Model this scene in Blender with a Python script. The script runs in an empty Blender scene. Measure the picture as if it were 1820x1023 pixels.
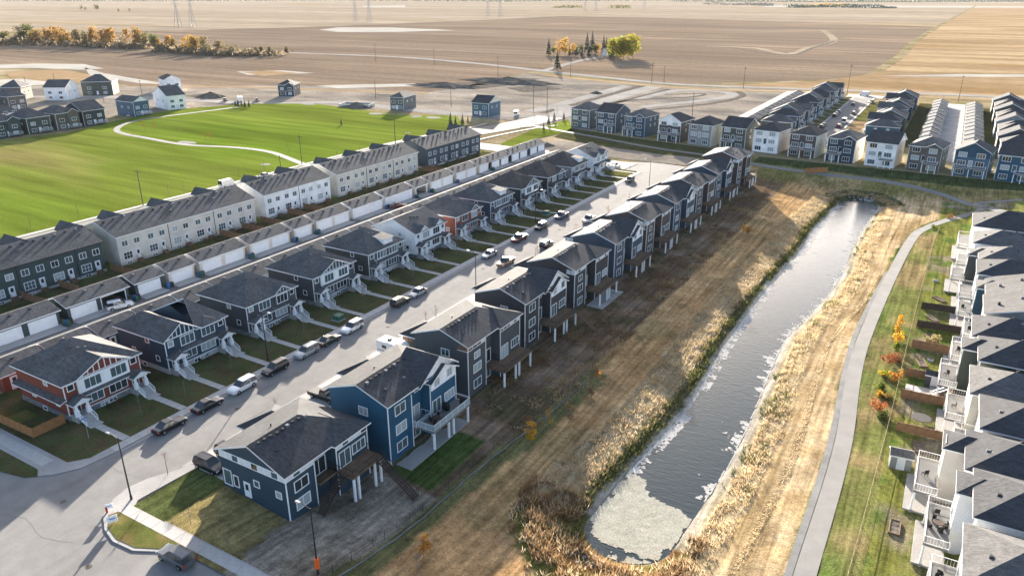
import bpy, math, random
import numpy as np
from mathutils import Vector, Matrix
random.seed(11)
RNG = np.random.RandomState(5)
R = math.radians
SC = bpy.context.scene
COL = SC.collection

# ------------------------------------------------------------------ camera, sky, sun, exposure
cam_d = bpy.data.cameras.new('camera')
cam = bpy.data.objects.new('camera', cam_d); COL.objects.link(cam)
cam.location = (0, 0, 57)
cam.rotation_euler = (R(90 - 21.63), 0, R(30.3))
cam_d.sensor_width = 36; cam_d.lens = 26.11; cam_d.clip_end = 60000; cam_d.clip_start = 0.5
SC.camera = cam
SUN_EL, SUN_AZ = 12.6, 30.0            # degrees above the horizon; degrees left of the street's direction
world = bpy.data.worlds.new('World'); SC.world = world; world.use_nodes = True
wn = world.node_tree; bg = wn.nodes['Background']
sky = wn.nodes.new('ShaderNodeTexSky'); sky.sky_type = 'NISHITA'; sky.sun_disc = False
sky.sun_elevation = R(SUN_EL); sky.sun_rotation = R(-SUN_AZ)
sky.air_density = 0.7; sky.dust_density = 4.0; sky.ozone_density = 0.3; sky.altitude = 1000
wn.links.new(sky.outputs[0], bg.inputs[0]); bg.inputs[1].default_value = 0.088
sd = bpy.data.lights.new('sun', 'SUN'); sd.energy = 5.0; sd.angle = R(0.55); sd.color = (1.0, 0.90, 0.78)
sun = bpy.data.objects.new('sun', sd); COL.objects.link(sun)
sv = Vector((-math.sin(R(SUN_AZ)) * math.cos(R(SUN_EL)), math.cos(R(SUN_AZ)) * math.cos(R(SUN_EL)), math.sin(R(SUN_EL))))
sun.rotation_euler = sv.to_track_quat('Z', 'Y').to_euler(); sun.location = sv * 300
vs = SC.view_settings
vs.view_transform = 'Standard'; vs.look = 'None'; vs.gamma = 1.0; vs.use_curve_mapping = False
vs.exposure = 2.45
SC.cycles.max_bounces = 5; SC.cycles.diffuse_bounces = 3; SC.cycles.glossy_bounces = 3
SC.cycles.volume_bounces = 0; SC.cycles.transparent_max_bounces = 4; SC.cycles.caustics_reflective = False

# ------------------------------------------------------------------ materials
M = {}
def _nt(name):
    m = bpy.data.materials.new(name); m.use_nodes = True
    nt = m.node_tree; b = nt.nodes['Principled BSDF']; M[name] = m
    return m, nt, b
def _noise(nt, co, scale, detail=3, stretch=None, rough=0.55):
    if stretch:
        mp = nt.nodes.new('ShaderNodeMapping'); mp.inputs['Scale'].default_value = stretch[:3]
        if len(stretch) > 3: mp.inputs['Rotation'].default_value = (0, 0, R(stretch[3]))
        nt.links.new(co, mp.inputs[0]); co = mp.outputs[0]
    n = nt.nodes.new('ShaderNodeTexNoise'); n.inputs['Scale'].default_value = scale
    n.inputs['Detail'].default_value = detail; n.inputs['Roughness'].default_value = rough
    nt.links.new(co, n.inputs['Vector']); return n.outputs['Fac']
def _mult(nt, col, fac, lo, hi, a=0.3, b=0.7):
    r = nt.nodes.new('ShaderNodeMapRange'); r.inputs[1].default_value = a; r.inputs[2].default_value = b
    r.inputs[3].default_value = lo; r.inputs[4].default_value = hi; nt.links.new(fac, r.inputs[0])
    v = nt.nodes.new('ShaderNodeVectorMath'); v.operation = 'SCALE'
    nt.links.new(col, v.inputs[0]); nt.links.new(r.outputs[0], v.inputs['Scale']); return v.outputs[0]
def _mix(nt, a, colb, fac, lo=0.45, hi=0.6):
    r = nt.nodes.new('ShaderNodeMapRange'); r.inputs[1].default_value = lo; r.inputs[2].default_value = hi
    nt.links.new(fac, r.inputs[0])
    x = nt.nodes.new('ShaderNodeMix'); x.data_type = 'RGBA'; nt.links.new(r.outputs[0], x.inputs[0])
    nt.links.new(a, x.inputs[6]); x.inputs[7].default_value = (*colb, 1); return x.outputs[2]
def mat(name, col, rough=0.8, spec=0.3, noises=(), mixes=(), bump=None, metal=0.0, attr=None, siding=0, trans=0):
    """noises: (scale, detail, lo, hi[, stretch]) multiply the colour; mixes: (colour, scale, lo, hi[, stretch])."""
    m, nt, b = _nt(name)
    b.inputs['Roughness'].default_value = rough; b.inputs['Specular IOR Level'].default_value = spec
    b.inputs['Metallic'].default_value = metal
    co = nt.nodes.new('ShaderNodeTexCoord').outputs['Object']
    if attr:
        a = nt.nodes.new('ShaderNodeAttribute'); a.attribute_name = attr; c = a.outputs['Color']
    else:
        rgb = nt.nodes.new('ShaderNodeRGB'); rgb.outputs[0].default_value = (*col, 1); c = rgb.outputs[0]
    for mx in mixes: c = _mix(nt, c, mx[0], _noise(nt, co, mx[1], 4, mx[4] if len(mx) > 4 else None), mx[2], mx[3])
    for n in noises: c = _mult(nt, c, _noise(nt, co, n[0], n[1], n[4] if len(n) > 4 else None), n[2], n[3])
    h = None
    if siding:
        w = nt.nodes.new('ShaderNodeTexWave'); w.wave_type = 'BANDS'; w.bands_direction = 'Z'; w.wave_profile = 'SAW'
        w.inputs['Scale'].default_value = 6.2832 / (20 * siding); w.inputs['Distortion'].default_value = 0
        nt.links.new(co, w.inputs['Vector']); c = _mult(nt, c, w.outputs['Fac'], 0.72, 1.1, 0, 0.6); h = w.outputs['Fac']
    if spec <= .021:
        nt.nodes.remove(b); b = nt.nodes.new('ShaderNodeBsdfDiffuse'); b.inputs['Roughness'].default_value = .3; nt.links.new(b.outputs[0], nt.nodes['Material Output'].inputs['Surface']); nt.links.new(c, b.inputs['Color'])
    else: nt.links.new(c, b.inputs['Base Color'])
    if bump or h:
        bp = nt.nodes.new('ShaderNodeBump')
        if h: bp.inputs['Strength'].default_value = 0.4; bp.inputs['Distance'].default_value = 0.02; nt.links.new(h, bp.inputs['Height'])
        else:
            bp.inputs['Strength'].default_value = bump[1]; bp.inputs['Distance'].default_value = bump[2] if len(bump) > 2 else 0.05
            nt.links.new(_noise(nt, co, bump[0], 3, bump[3] if len(bump) > 3 else None), bp.inputs['Height'])
        nt.links.new(bp.outputs[0], b.inputs['Normal'])
    if trans:
        t = nt.nodes.new('ShaderNodeBsdfTranslucent'); nt.links.new(c, t.inputs['Color']); x = nt.nodes.new('ShaderNodeMixShader'); x.inputs[0].default_value = trans
        nt.links.new(b.outputs[0], x.inputs[1]); nt.links.new(t.outputs[0], x.inputs[2]); nt.links.new(x.outputs[0], nt.nodes['Material Output'].inputs['Surface'])
    return m
S = 0.2
for n_, c_ in dict(navy=(.026, .052, .078), teal=(.014, .078, .14), slate=(.062, .07, .08), charcoal=(.045, .047, .053),
                   navyslate=(.048, .072, .10), umber=(.075, .06, .058), red=(.17, .045, .03), brick=(.24, .075, .045), white_siding=(.80, .80, .80),
                   beige=(.62, .58, .52), pine=(.045, .07, .072), olive_dark=(.06, .072, .066), grey_siding=(.22, .235, .24),
                   greyblue=(.085, .105, .12), cream=(.62, .58, .50), steelblue=(.05, .11, .17), blue=(.022, .07, .115), moss=(.06, .075, .065),
                   taupe=(.11, .10, .09), dark_slate=(.04, .048, .055)).items():
    mat('s_' + n_, c_, 0.62, 0.35, noises=((0.35, 3, .86, 1.12), (9, 2, .93, 1.07)), siding=S)
mat('trim', (.78, .79, .80), .5, .4, noises=((1.2, 2, .92, 1.05),))
mat('panel_white', (.62, .65, .68), .55, .35, noises=((0.7, 2, .9, 1.06),))
mat('panel_wood', (.20, .105, .06), .7, .3, noises=((3, 3, .75, 1.2, (1, 1, 6)),))
mat('stone', (.17, .18, .19), .9, .2, noises=((2.2, 4, .55, 1.5),), bump=(3, .6, .05))
mat('foundation', (.42, .42, .41), .9, .2, noises=((0.6, 4, .8, 1.15),))
for n_, c_ in dict(shingle=(.095, .095, .096), shingle_dark=(.055, .058, .063), shingle_grey=(.115, .112, .108), shingle_brown=(.085, .075, .068), shingle_light=(.19, .19, .195)).items():
    mat(n_, c_, .9, .09, noises=((0.28, 4, .82, 1.2), (3.2, 3, .72, 1.3, (.35, 1, 1)), (7.5, 2, .8, 1.2)), bump=(4.5, .5, .03))
mat('fascia', (.70, .71, .72), .55, .35)
mat('fascia_dark', (.03, .03, .032), .55, .35)
mat('glass_dark', (.028, .036, .042), .06, .7)
mat('glass_reflect_tint', (.075, .11, .12), .07, .7)  # teal base colour paints a sky reflection into the pane
mat('blind', (.34, .38, .38), .35, .5, noises=((2, 1, .8, 1.1, (1, 1, 8)),))
mat('door_white', (.70, .73, .76), .5, .35, noises=((1, 2, .94, 1.04),))
mat('door_dark', (.04, .045, .05), .4, .4)
mat('door_wood', (.16, .06, .035), .5, .4)
mat('concrete', (.40, .385, .365), .95, .05, noises=((0.15, 4, .87, 1.1), (2.5, 3, .92, 1.07)), bump=(12, .15, .01))
mat('concrete_old', (.33, .32, .305), .95, .04, noises=((0.2, 4, .82, 1.12), (3, 3, .9, 1.08)), bump=(12, .15, .01))
mat('asphalt', (.205, .20, .19), .95, .04, noises=((0.06, 4, .86, 1.12, (1.6, .25, 1)), (0.5, 4, .9, 1.09), (14, 2, .86, 1.13)), mixes=(((.165, .163, .157), .35, .58, .72, (1, .15, 1)),), bump=(25, .3, .01))
mat('path_grey', (.19, .187, .18), .9, .1, noises=((0.3, 4, .88, 1.1), (8, 2, .92, 1.07)), bump=(20, .2, .01))
mat('path_dark', (.15, .152, .152), .9, .1, noises=((0.4, 4, .75, 1.2), (8, 2, .9, 1.1)))
mat('wood', (.16, .105, .065), .8, .25, noises=((1.5, 3, .75, 1.2), (14, 2, .85, 1.15)))
mat('wood_dark', (.065, .048, .038), .8, .25, noises=((1.5, 3, .75, 1.2),))
mat('cedar', (.30, .145, .055), .75, .25, noises=((1.1, 3, .8, 1.2), (9, 2, .85, 1.12)))
mat('fence_brown', (.25, .145, .08), .8, .2, noises=((1.1, 3, .75, 1.25), (9, 2, .85, 1.12)))
mat('black_metal', (.016, .017, .019), .45, .4)
mat('grey_metal', (.30, .31, .32), .6, .3)
mat('vent_grey', (.17, .17, .18), .95, .05); mat('vent_dark', (.05, .05, .053), .95, .05)
mat('white_metal', (.75, .76, .77), .4, .4)
mat('rail_glass', (.30, .36, .38), .12, .6)
mat('pole_wood', (.07, .055, .042), .9, .2)
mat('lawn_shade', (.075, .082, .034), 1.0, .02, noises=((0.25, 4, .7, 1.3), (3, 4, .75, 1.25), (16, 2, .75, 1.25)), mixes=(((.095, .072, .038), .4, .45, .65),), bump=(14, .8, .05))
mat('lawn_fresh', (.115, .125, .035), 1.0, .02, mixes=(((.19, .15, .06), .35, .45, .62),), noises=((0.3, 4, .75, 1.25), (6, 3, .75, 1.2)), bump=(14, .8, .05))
mat('park_grass', (.15, .185, .03), 1.0, .02, mixes=(((.125, .185, .022), .012, .5, .68, (.45, 1, 1, 25)), ((.255, .205, .085), .016, .54, .74, (.3, 1, 1, 20))),
    noises=((0.03, 5, .7, 1.28, (.16, 1, 1, 22)), (0.2, 4, .74, 1.26, (.1, 1, 1, 22)), (1.5, 3, .82, 1.16)), bump=(5, .6, .08))
mat('field_brown', (.225, .17, .122), 1.0, .02, mixes=(((.30, .225, .15), .006, .5, .75), ((.155, .12, .095), .004, .52, .75, (.25, 1, 1, 8))),
    noises=((0.004, 6, .78, 1.22, (.12, 1, 1, 6)), (0.03, 5, .82, 1.18, (.06, 1, 1, 6)), (.11, 4, .78, 1.22, (.04, 1, 1, 9)), (.25, 4, .86, 1.14)), bump=(.5, .6, .3))
mat('field_straw', (.31, .25, .18), 1.0, .02, mixes=(((.37, .305, .225), .003, .45, .65, (.15, 1, 1, 4)), ((.33, .235, .12), .004, .56, .75, (.2, 1, 1, 4))),
    noises=((0.008, 6, .82, 1.18, (.08, 1, 1, 4)), (0.06, 5, .8, 1.2, (.07, 1, 1, 4)), (.02, 4, .86, 1.12)), bump=(.4, .5, .3))
mat('field_gold', (.33, .23, .13), 1.0, .02, mixes=(((.42, .315, .185), .02, .45, .65, (.2, 1, 1, 96)), ((.28, .18, .08), .012, .55, .72, (.3, 1, 1, 5))),
    noises=((0.02, 6, .8, 1.2, (.1, 1, 1, 96)), (0.1, 5, .86, 1.14)), bump=(.5, .6, .3))
mat('scrub', (.27, .215, .12), 1.0, .02, mixes=(((.16, .15, .06), .05, .5, .68), ((.38, .31, .2), .03, .5, .68)), noises=((0.05, 5, .7, 1.3, (.4, 1, 1, 5)), (.5, 4, .75, 1.25)), bump=(1.5, .7, .15))
mat('dirt', (.29, .25, .20), 1.0, .02, mixes=(((.17, .155, .135), .03, .5, .66, (.5, 1, 1, 10)), ((.42, .37, .30), .02, .55, .7, (.4, 1, 1, 8))), noises=((0.08, 6, .72, 1.25, (.5, 1, 1, 8)), (.6, 5, .8, 1.2)), bump=(.7, .9, .35))
mat('dirt_dark', (.15, .132, .11), 1.0, .02, noises=((0.3, 5, .7, 1.3), (2.5, 4, .75, 1.25)), bump=(1.3, .9, .25))
mat('gravel', (.36, .335, .30), 1.0, .02, noises=((0.05, 5, .82, 1.14), (.8, 4, .85, 1.15)), bump=(2, .6, .06))
mat('pale_mud', (.44, .41, .35), 1, .02, noises=((0.03, 5, .85, 1.12),))
mat('valley', (1, 1, 1), 1.0, .02, attr='Col', noises=((1.5, 4, .6, 1.38, (1, .04, 1, -2)), (0.22, 5, .78, 1.22), (1.3, 5, .74, 1.26), (5.5, 3, .68, 1.32)), bump=(5, .9, .09))
mat('rock', (.34, .36, .40), .85, .3, noises=((2, 4, .7, 1.3),), bump=(4, .5, .05))
mat('algae', (.40, .38, .31), 1.0, .02, noises=((0.5, 5, .86, 1.1), (4, 4, .74, 1.2)), mixes=(((.38, .38, .31), .25, .55, .72),), bump=(6, .6, .05))
mat('foam', (.50, .485, .45), 1.0, .02, noises=((2, 4, .75, 1.15),), bump=(6, .6, .05))
m_, nt_, b_ = _nt('water')
b_.inputs['Base Color'].default_value = (.022, .033, .038, 1); b_.inputs['Roughness'].default_value = .07; b_.inputs['IOR'].default_value = 1.36
co_ = nt_.nodes.new('ShaderNodeTexCoord').outputs['Object']
bp_ = nt_.nodes.new('ShaderNodeBump'); bp_.inputs['Strength'].default_value = .5; bp_.inputs['Distance'].default_value = .06
nt_.links.new(_noise(nt_, co_, 1.5, 3, (.5, 1.9, 1, 14)), bp_.inputs['Height']); nt_.links.new(bp_.outputs[0], b_.inputs['Normal'])
mat('reed_pale', (.55, .45, .30), 1.0, .02, noises=((0.3, 4, .7, 1.25),), trans=.5)
mat('reed_mid', (.40, .30, .17), 1.0, .02, noises=((0.3, 4, .65, 1.3),), trans=.5)
mat('reed_green', (.095, .10, .035), 1.0, .02, noises=((0.3, 4, .6, 1.4),), trans=.5)
mat('reed_rust', (.25, .165, .09), 1.0, .02, noises=((0.3, 4, .6, 1.4),), trans=.5)
for n_, c_ in dict(leaf_yellow=(.58, .33, .02), leaf_gold=(.36, .22, .045), leaf_orange=(.40, .16, .03), leaf_red=(.22, .055, .025), leaf_rust=(.20, .09, .04),
                   leaf_green=(.075, .11, .022), leaf_lime=(.20, .23, .03), leaf_olive=(.11, .11, .04), leaf_spruce=(.022, .04, .028), leaf_straw=(.40, .33, .17),
                   belt_gold=(.27, .18, .06), belt_orange=(.30, .15, .045), belt_brown=(.19, .15, .095), twig=(.17, .13, .09), twig_grey=(.16, .15, .125), twig_red=(.24, .06, .045)).items():
    mt_ = mat(n_, c_, .8, .2, noises=((1.7, 3, .6, 1.45),), trans=.45 if 'twig' not in n_ else 0)
mat('bark', (.11, .09, .07), .9, .15, noises=((4, 3, .7, 1.3),))
for n_, c_ in dict(paint_black=(.012, .012, .014), paint_white=(.74, .74, .74), paint_silver=(.34, .35, .36), paint_grey=(.10, .105, .11), paint_red=(.13, .025, .02),
                   paint_blue=(.05, .07, .12), paint_tan=(.25, .16, .11), paint_green=(.03, .04, .035)).items():
    mat(n_, c_, .28, .6, noises=((1.5, 2, .95, 1.04),), metal=.15)
mat('tyre', (.012, .012, .012), .85, .2); mat('rim', (.34, .35, .36), .35, .5, metal=.7)
mat('lamp_red', (.35, .02, .015), .3, .5); mat('lamp_clear', (.65, .66, .66), .2, .6)
mat('bin_blue', (.02, .10, .26), .5, .4); mat('bin_black', (.02, .021, .023), .5, .4); mat('bin_green', (.02, .085, .05), .5, .4)
mat('box_green', (.03, .11, .075), .5, .4); mat('orange', (.75, .12, .02), .5, .4); mat('sign_white', (.76, .77, .80), .5, .3)
mat('sign_blue', (.12, .2, .4), .5, .3); mat('playground_green', (.05, .30, .10), .7, .3); mat('insulation', (.75, .77, .80), .4, .4)
mat('rubber_dark', (.02, .02, .022), .7, .3); mat('sky_glass', (.40, .5, .58), .12, .7)

# ------------------------------------------------------------------ mesh helpers
class MB:
    def __init__(s): s.v = []; s.f = []; s.m = []
    def poly(s, pts, m=0):
        i = len(s.v); s.v += [tuple(p) for p in pts]; s.f.append(tuple(range(i, i + len(pts)))); s.m.append(m); return s
    def box(s, x0, x1, y0, y1, z0, z1, m=0):
        i = len(s.v)
        s.v += [(x0, y0, z0), (x1, y0, z0), (x1, y1, z0), (x0, y1, z0), (x0, y0, z1), (x1, y0, z1), (x1, y1, z1), (x0, y1, z1)]
        for f in ((0, 3, 2, 1), (4, 5, 6, 7), (0, 1, 5, 4), (1, 2, 6, 5), (2, 3, 7, 6), (3, 0, 4, 7)): s.f.append(tuple(i + k for k in f)); s.m.append(m)
        return s
    def taper(s, cx, cy, z0, z1, a0, b0, a1, b1, m=0):
        i = len(s.v)
        for (a, b, z) in ((a0, b0, z0), (a1, b1, z1)): s.v += [(cx - a, cy - b, z), (cx + a, cy - b, z), (cx + a, cy + b, z), (cx - a, cy + b, z)]
        for f in ((0, 3, 2, 1), (4, 5, 6, 7), (0, 1, 5, 4), (1, 2, 6, 5), (2, 3, 7, 6), (3, 0, 4, 7)): s.f.append(tuple(i + k for k in f)); s.m.append(m)
        return s
    def tube(s, p, q, r0, r1=None, n=6, m=0):
        r1 = r0 if r1 is None else r1; p = Vector(p); q = Vector(q); d = (q - p).normalized()
        a = d.orthogonal().normalized(); b = d.cross(a); i = len(s.v)
        for c, r in ((p, r0), (q, r1)):
            for k in range(n):
                t = 2 * math.pi * k / n; s.v.append(tuple(c + a * (r * math.cos(t)) + b * (r * math.sin(t))))
        for k in range(n): s.f.append((i + k, i + (k + 1) % n, i + n + (k + 1) % n, i + n + k)); s.m.append(m)
        s.f.append(tuple(i + k for k in range(n))[::-1]); s.m.append(m); s.f.append(tuple(i + n + k for k in range(n))); s.m.append(m)
        return s
    def extrude(s, pts, th, m=0, ms=None):
        """closed prism: polygon pts (3-D, any plane) pushed straight down by th"""
        n = len(pts); i = len(s.v); s.v += [tuple(p) for p in pts] + [(p[0], p[1], p[2] - th) for p in pts]
        s.f.append(tuple(range(i, i + n))); s.m.append(m); s.f.append(tuple(range(i + n, i + 2 * n))[::-1]); s.m.append(m if ms is None else ms)
        for k in range(n): s.f.append((i + k, i + n + k, i + n + (k + 1) % n, i + (k + 1) % n)); s.m.append(m if ms is None else ms)
        return s
    def roof(s, faces, th=.2, m=0, ms=1):
        """roof planes that share edges: one shell with a fascia along its free edges"""
        key = lambda p: (round(p[0], 2), round(p[1], 2), round(p[2], 2)); cnt = {}
        for f in faces:
            for a, b in zip(f, f[1:] + f[:1]):
                k = tuple(sorted((key(a), key(b)))); cnt[k] = cnt.get(k, 0) + 1
        for f in faces:
            i = len(s.v); n = len(f); s.v += [tuple(p) for p in f] + [(p[0], p[1], p[2] - th) for p in f]
            s.f.append(tuple(range(i, i + n))); s.m.append(m); s.f.append(tuple(range(i + n, i + 2 * n))[::-1]); s.m.append(ms)
            for k in range(n):
                a, b = f[k], f[(k + 1) % n]
                if cnt[tuple(sorted((key(a), key(b))))] == 1: s.f.append((i + k, i + n + k, i + n + (k + 1) % n, i + (k + 1) % n)); s.m.append(ms)
        return s
    def mesh(s, name, mats, smooth=False):
        me = bpy.data.meshes.new(name); me.from_pydata(s.v, [], s.f)
        for x in (mats if isinstance(mats, (list, tuple)) else [mats]): me.materials.append(M[x] if isinstance(x, str) else x)
        me.polygons.foreach_set('material_index', s.m)
        if smooth: me.polygons.foreach_set('use_smooth', [True] * len(s.f))
        me.update(); return me
    def build(s, name, mats, parent=None, smooth=False): return ob(name, s.mesh(name, mats, smooth), parent)
def ob(name, data, parent=None, loc=None, rz=0):
    o = bpy.data.objects.new(name, data); COL.objects.link(o)
    if parent is not None: o.parent = parent
    if loc is not None: o.location = loc
    if rz: o.rotation_euler = (0, 0, rz)
    return o
def tag(o, label, cat, group=None):
    o['label'] = label; o['category'] = cat
    if group: o['group'] = group
    return o
def structure(o): o['kind'] = 'structure'; return o
def stuff(o): o['kind'] = 'stuff'; return o
def copy_tree(o, parent=None):
    c = o.copy(); COL.objects.link(c)
    if parent is not None: c.parent = parent
    for ch in KIDS.get(o.name, ()): copy_tree(ch, c)
    return c
KIDS = {}
def note_kids(o):
    KIDS[o.name] = list(o.children)
    for c in o.children: note_kids(c)
ORD = 'first second third fourth fifth sixth seventh eighth ninth tenth eleventh twelfth thirteenth fourteenth fifteenth sixteenth seventeenth eighteenth nineteenth twentieth'.split()
def ordn(i):
    if i < 20: return ORD[i]
    t = ['twenty', 'thirty', 'forty', 'fifty', 'sixty', 'seventy', 'eighty', 'ninety'][(i + 1) // 10 - 2]; k = (i + 1) % 10
    return ({'twenty': 'twentieth', 'thirty': 'thirtieth', 'forty': 'fortieth', 'fifty': 'fiftieth', 'sixty': 'sixtieth', 'seventy': 'seventieth', 'eighty': 'eightieth', 'ninety': 'ninetieth'}[t]) if k == 0 else t + '-' + ORD[k - 1]

# ------------------------------------------------------------------ lie of the land
_py = [60, 71, 80, 92, 104, 117, 128, 139, 152, 165, 184, 200, 215, 246, 262]
_pl = [-30.2, -30.4, -30.1, -29.0, -28.0, -28.6, -29.3, -29.2, -29.1, -28.9, -28.0, -27.5, -28.0, -25.9, -25.0]
_pr = [-19.5, -19.3, -18.7, -18.0, -18.2, -18.9, -19.5, -19.7, -18.0, -16.3, -15.3, -16.2, -16.0, -14.8, -14.5]
def smooth(a, b, x): t = np.clip((x - a) / (b - a), 0, 1); return t * t * (3 - 2 * t)
def pond_d(x, y):
    """metres from the pond's edge, negative on the water"""
    l = np.interp(y, _py, _pl); r = np.interp(y, _py, _pr); c = (l + r) / 2; w = (r - l) / 2
    yc = np.clip(y, 71.2, 252); rad = np.minimum(w, 5.2); q = x - c
    return np.hypot(q - np.clip(q, -(w - rad), w - rad), y - yc) - rad
WATER = -5.0
def T(x, y):
    x = np.asarray(x, float); y = np.asarray(y, float); d = pond_d(x, y)
    p = np.interp(d, [-6, -2, 0, 1.2, 4, 8, 20, 40], [-6.6, -5.5, -5.0, -4.75, -4.35, -3.8, -2.95, -2.6])
    west = np.interp(x, [-74, -72, -60.5, -57], [0, 0, -2.5, -2.6]); east = np.interp(x, [6, 10, 23, 25], [-2.6, -2.5, 0, 0])
    z = np.where(x < -57, west, np.where(x > 10, np.maximum(p, east), p))
    z = np.where((x >= -57) & (x < -44), np.maximum(z, np.interp(x, [-57, -44], [-2.6, -3.1])), z)
    z = z * (1 - smooth(257, 283, y))
    k = smooth(38, 60, y); return z * (k + (1 - k) * smooth(-52, -36, x))
def Tz(x, y): return float(T(x, y))

# ------------------------------------------------------------------ ground, roads, water
def sheet(name, pts, z, m):
    mb = MB(); mb.poly([(p[0], p[1], z) for p in pts]); return structure(mb.build(name, m))
def slab(name, pts, z, th, m, ms=None):
    mb = MB(); mb.extrude([(p[0], p[1], z) for p in pts], th, 0, 1 if ms else None); return structure(mb.build(name, [m, ms] if ms else m))
def rect(x0, x1, y0, y1): return [(x0, y0), (x1, y0), (x1, y1), (x0, y1)]
def curve_pts(pts, step=2.0):
    """points along a smooth line through pts"""
    P = [Vector((p[0], p[1], 0)) for p in pts]; out = []
    for i in range(len(P) - 1):
        p0, p1, p2, p3 = P[max(i - 1, 0)], P[i], P[i + 1], P[min(i + 2, len(P) - 1)]
        n = max(1, int((p2 - p1).length / step))
        for k in range(n):
            t = k / n
            out.append(.5 * ((2 * p1) + (p2 - p0) * t + (2 * p0 - 5 * p1 + 4 * p2 - p3) * t * t + (3 * p1 - p0 - 3 * p2 + p3) * t ** 3))
    out.append(P[-1]); return out
def in_valley(x, y): return -76 < x < 40 and 38 < y < 286
def gz(x, y): return Tz(x, y) if in_valley(x, y) else 0.0
def strip(name, pts, w, dz, m, off=0.0, step=2.0, th=.12, base=None, cols=3):
    """a band w wide along a line, following the ground"""
    c = curve_pts(pts, step); rows = []; mb = MB()
    for i, p in enumerate(c):
        d = (c[min(i + 1, len(c) - 1)] - c[max(i - 1, 0)]).normalized(); n = Vector((d.y, -d.x, 0)); row = []
        for k in range(cols + 1):
            q = p + n * (off + w * (k / cols - .5)); row.append((q.x, q.y, (gz(q.x, q.y) if base is None else base) + dz))
        zt = max(r[2] for r in row)
        rows.append([(row[0][0], row[0][1], row[0][2] - th)] + row + [(row[-1][0], row[-1][1], row[-1][2] - th)])
    n = cols + 3
    for r in rows: mb.v += r
    for i in range(len(rows) - 1):
        for k in range(n - 1): a = i * n + k; mb.f.append((a, a + 1, a + n + 1, a + n)); mb.m.append(0)
    return structure(mb.build(name, m))

BASE = -0.16
gm = MB()
for r_ in (rect(-20000, -76, -3000, 20000), rect(-76, 40, 286, 20000), rect(40, 20000, -3000, 20000), rect(-76, 40, -3000, 38)): gm.poly([(p[0], p[1], BASE) for p in r_])
structure(gm.build('ground', 'scrub'))

# far fields, nearest the bottom of the pile first
sheet('far_fields', [(-2014.0, 258.0), (-10739.0, 1456.0), (-14809.0, 24937.0), (3922.0, 10023.0), (717.0, 1794.0), (-50.0, 1520.0), (-573.0, 1740.0), (-925.0, 1373.0), (-969.4, 890.4)], -.10, 'field_straw')
sheet('ploughed_field', [(-1188.5, 399.9), (-1157.9, 802.4), (-1029.6, 1053.0), (-982.0, 1458.0), (-944.0, 1882.0), (-612.0, 1857.0), (-248.0, 1732.0), (-55.0, 1623.0), (-58.1, 660.2), (-78.5, 587.1), (-162.8, 505.1), (-290.2, 545.8), (-283.3, 381.3), (-356.5, 380.4), (-405.0, 352.1), (-476.0, 310.6), (-628.6, 359.1), (-888.5, 295.0)], -.08, 'field_brown')
sheet('stubble_field', [(-52.0, 1624.0), (17.0, 5026.0), (1494.0, 5890.0), (214.5, 789.9), (-55.8, 661.6)], -.08, 'field_gold')
sheet('meadow', [(-133.8, 510.6), (-77.9, 583.2), (-56.1, 656.3), (211.8, 779.0), (162.7, 583.5), (-29.7, 516.7), (-93.8, 508.8)], -.09, 'field_gold')
sheet('dry_slough', [(-943.0, 974.3), (-977.8, 1055.7), (-899.7, 1101.4), (-790.8, 1087.5), (-734.4, 1072.7), (-786.4, 975.9), (-863.1, 931.0)], -.05, 'pale_mud')
sheet('dry_slough', [(-915.0, 4023.0), (196.0, 4473.0), (175.0, 3955.0), (-793.0, 3545.0)], -.05, 'pale_mud')
sheet('dry_slough', [(-2520.0, 2886.0), (-2443.0, 3131.0), (-2148.0, 2753.0), (-2296.0, 2666.0)], -.05, 'pale_mud')
sheet('slough', [(-51.5, 629.8), (-3.2, 672.3), (105.8, 726.4), (103.9, 711.4), (-6.3, 649.2)], -.05, 'pale_mud')
strip('field_track', [(-261.6, 893.8), (-206.8, 892.7), (-155.2, 817.0), (-153.9, 934.4), (-151.1, 1086.1), (-214.9, 1399.8)], 10, -.05, 'field_straw', step=15, base=0)
strip('creek_bank', [(-290.2, 888.7), (-231.1, 889.3), (-157.5, 807.0), (-154.4, 923.3), (-152.9, 1071.0)], 3.5, -.04, 'dirt_dark', step=10, base=0, off=5)
strip('ditch', [(-58.1, 660.2), (-54.7, 842.3), (-55.0, 1518.0), (-0.0, 4558.0)], 9, -.04, 'scrub', step=20, base=0)
strip('ditch', [(-914.9, 839.9), (-732.5, 908.6), (-573.6, 965.6), (-410.6, 1096.8), (-129.7, 1018.6)], 3, -.05, 'dirt_dark', step=20, base=0)
strip('farm_track', [(-1305.2, 504.1), (-1077.5, 784.9), (-996.0, 1018.4), (-943.0, 1400.0)], 6, -.05, 'dirt_dark', step=30, base=0)
strip('country_road', [(-635.0, 572.5), (-475.8, 588.3), (-365.5, 567.1), (-285.8, 537.6), (-216.4, 515.2), (-161.7, 501.8), (-85.1, 517.3), (-30.6, 528.9), (130.8, 544.6)], 9, -.02, 'gravel', step=12, base=0)
strip('roadside_verge', [(-271.5, 510.7), (-155.6, 483.2), (-82.3, 502.0), (-29.3, 510.8), (126.9, 525.9)], 8, -.06, 'field_gold', step=12, base=0)
strip('farm_drive', [(-285.8, 537.6), (-294.6, 589.6), (-301.7, 637.9), (-302.4, 689.6)], 6, -.03, 'gravel', step=8, base=0)
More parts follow.
